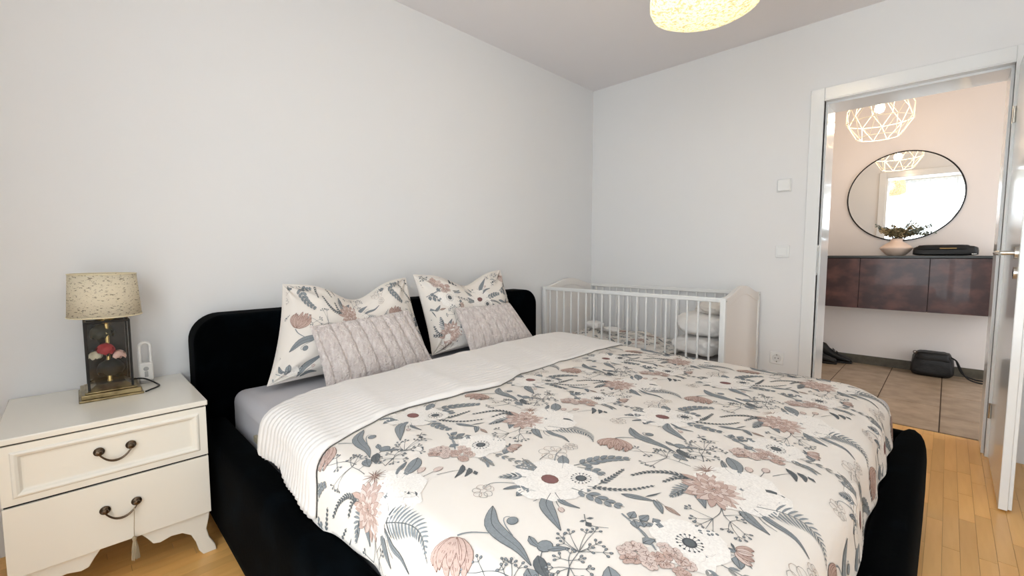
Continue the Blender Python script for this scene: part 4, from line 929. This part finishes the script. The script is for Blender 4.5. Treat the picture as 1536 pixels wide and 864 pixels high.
# black pouch on console
def softbox(x0, x1, y0, y1, z0, z1, taper, ex=.35, nn=40, mm=16, wr=.012, seed=0):
    rows = []
    for j in range(mm+1):
        ph = -pi/2+pi*j/mm; row = []
        for i in range(nn+1):
            a = 2*pi*i/nn; f = lambda q: math.copysign(abs(q)**ex, q); t = (f(sin(ph))+1)/2; k = 1-taper*t
            w = 1+wr*sin(7*a+seed)*cos(ph)+wr*sin(4*a+9*ph+seed)
            row.append(((x0+x1)/2+(x1-x0)/2*f(cos(ph))*f(cos(a))*k*w, (y0+y1)/2+(y1-y0)/2*f(cos(ph))*f(sin(a))*k*w, z0+(z1-z0)*t*(1 if t < .5 else w)))
        rows.append(row)
    return G().grid(rows)
cz = 1.0505
ca = thing('black_case', 'long flat black bag lying on the console right of the vase', 'bag', (2.28, 1.82, cz))
obj('body', softbox(2.075, 2.485, 1.74, 1.93, cz, cz+.082, .07), M_blackl, ca)
obj('flap', softbox(2.10, 2.44, 1.735, 1.90, cz+.045, cz+.090, .10, seed=2), M_blackf, ca)
obj('brass_clasp', B(2.25, 2.35, 1.732, 1.736, cz+.056, cz+.064), mat('worn_gold', rgb(168,140,92), .5, metal=.6), ca, bevel=.002)
obj('zip_pull', B(2.435, 2.465, 1.734, 1.739, cz+.010, cz+.017), M_steel, ca, bevel=.002)
# handbag on the hall floor
hb = thing('handbag', 'slouchy black leather handbag on the hall tiles against the skirting', 'bag', (2.25, 1.93, .002))
obj('bag_body', softbox(2.105, 2.40, 1.84, 2.03, .0025, .205, .17, ex=.42, wr=.02), M_blackl, hb)
obj('flap', softbox(2.135, 2.375, 1.845, 2.02, .135, .213, .10, ex=.4, seed=1), M_blackl, hb)
obj('strap', G().tube(smooth([(2.365,1.86,.19),(2.40,1.85,.165),(2.43,1.84,.10),(2.47,1.83,.035),(2.54,1.84,.009),(2.62,1.88,.008),(2.67,1.93,.008),(2.64,1.96,.008),(2.52,1.95,.010),(2.44,1.94,.05),(2.40,1.93,.15)]), .006, 8), M_blackf, hb)
obj('strap_ring', G().tube([(2.140+.012*cos(a), 1.86, .205+.012*sin(a)) for a in np.linspace(0, 2*pi, 16, endpoint=False)], .003, 6, closed=True), M_bronze, hb)
# shoes
def shoe(y, dx, label, z0=.002):
    s = thing('ankle_boot', label, 'shoe', (1.55+dx, y, z0), 'black boots under the console')
    x1 = 1.68+dx
    sole = []
    prof = [(0,.045,.0,.030),(.06,.048,.0,.055),(.12,.045,.0,.080),(.17,.038,.0,.115),(.20,.034,.0,.155),(.235,.036,.0,.168),(.265,.034,.0,.165),(.285,.024,.0,.150)]
    rows = []
    for d, w, zb, zt in [(-.012,.012,.01,.02)]+prof+[(.292,.012,.03,.12)]:
        rows.append([(x1-d, y+w*math.copysign(abs(cos(a))**.8, cos(a)), z0+.018+(zb+zt)/2+(zt-zb)/2*math.copysign(abs(sin(a))**.8, sin(a))) for a in np.linspace(0, 2*pi, 20)])
    obj('upper', G().grid(rows), M_blackl, s)
    obj('sole', G().prism([(x1+.014, y-.02), (x1+.014, y+.02), (x1-.06, y+.05), (x1-.16, y+.042), (x1-.29, y+.038), (x1-.29, y-.038), (x1-.16, y-.042), (x1-.06, y-.05)], 2, z0, z0+.022), M_black, s, bevel=.004)
    obj('laces', G().tube([(x1-.10, y-.03, z0+.085), (x1-.115, y, z0+.108), (x1-.10, y+.03, z0+.085)], .003, 6).tube([(x1-.13, y-.03, z0+.105), (x1-.145, y, z0+.13), (x1-.13, y+.03, z0+.105)], .003, 6), M_blackf, s)
shoe(1.955, 0, 'black ankle boot on the hall tiles, toe showing past the left door jamb'); shoe(1.83, -.10, 'black ankle boot mostly hidden behind the left door jamb')
# dark bench behind the open door
bn = thing('dark_cabinet', 'dark brown low cabinet glimpsed behind the open door', 'cabinet', (3.25, -.28, 0))
obj('cabinet_body', B(2.86, 3.7, -.52, -.03, .03, .40), mat('dark_wood', rgb(38,30,26), .5), bn, bevel=.004)
obj('top_board', B(2.85, 3.71, -.53, -.02, .40, .42), MATS['dark_wood'], bn, bevel=.003)
for x in (2.88, 3.64): obj('foot', B(x, x+.04, -.5, -.46, 0, .03), MATS['dark_wood'], bn)
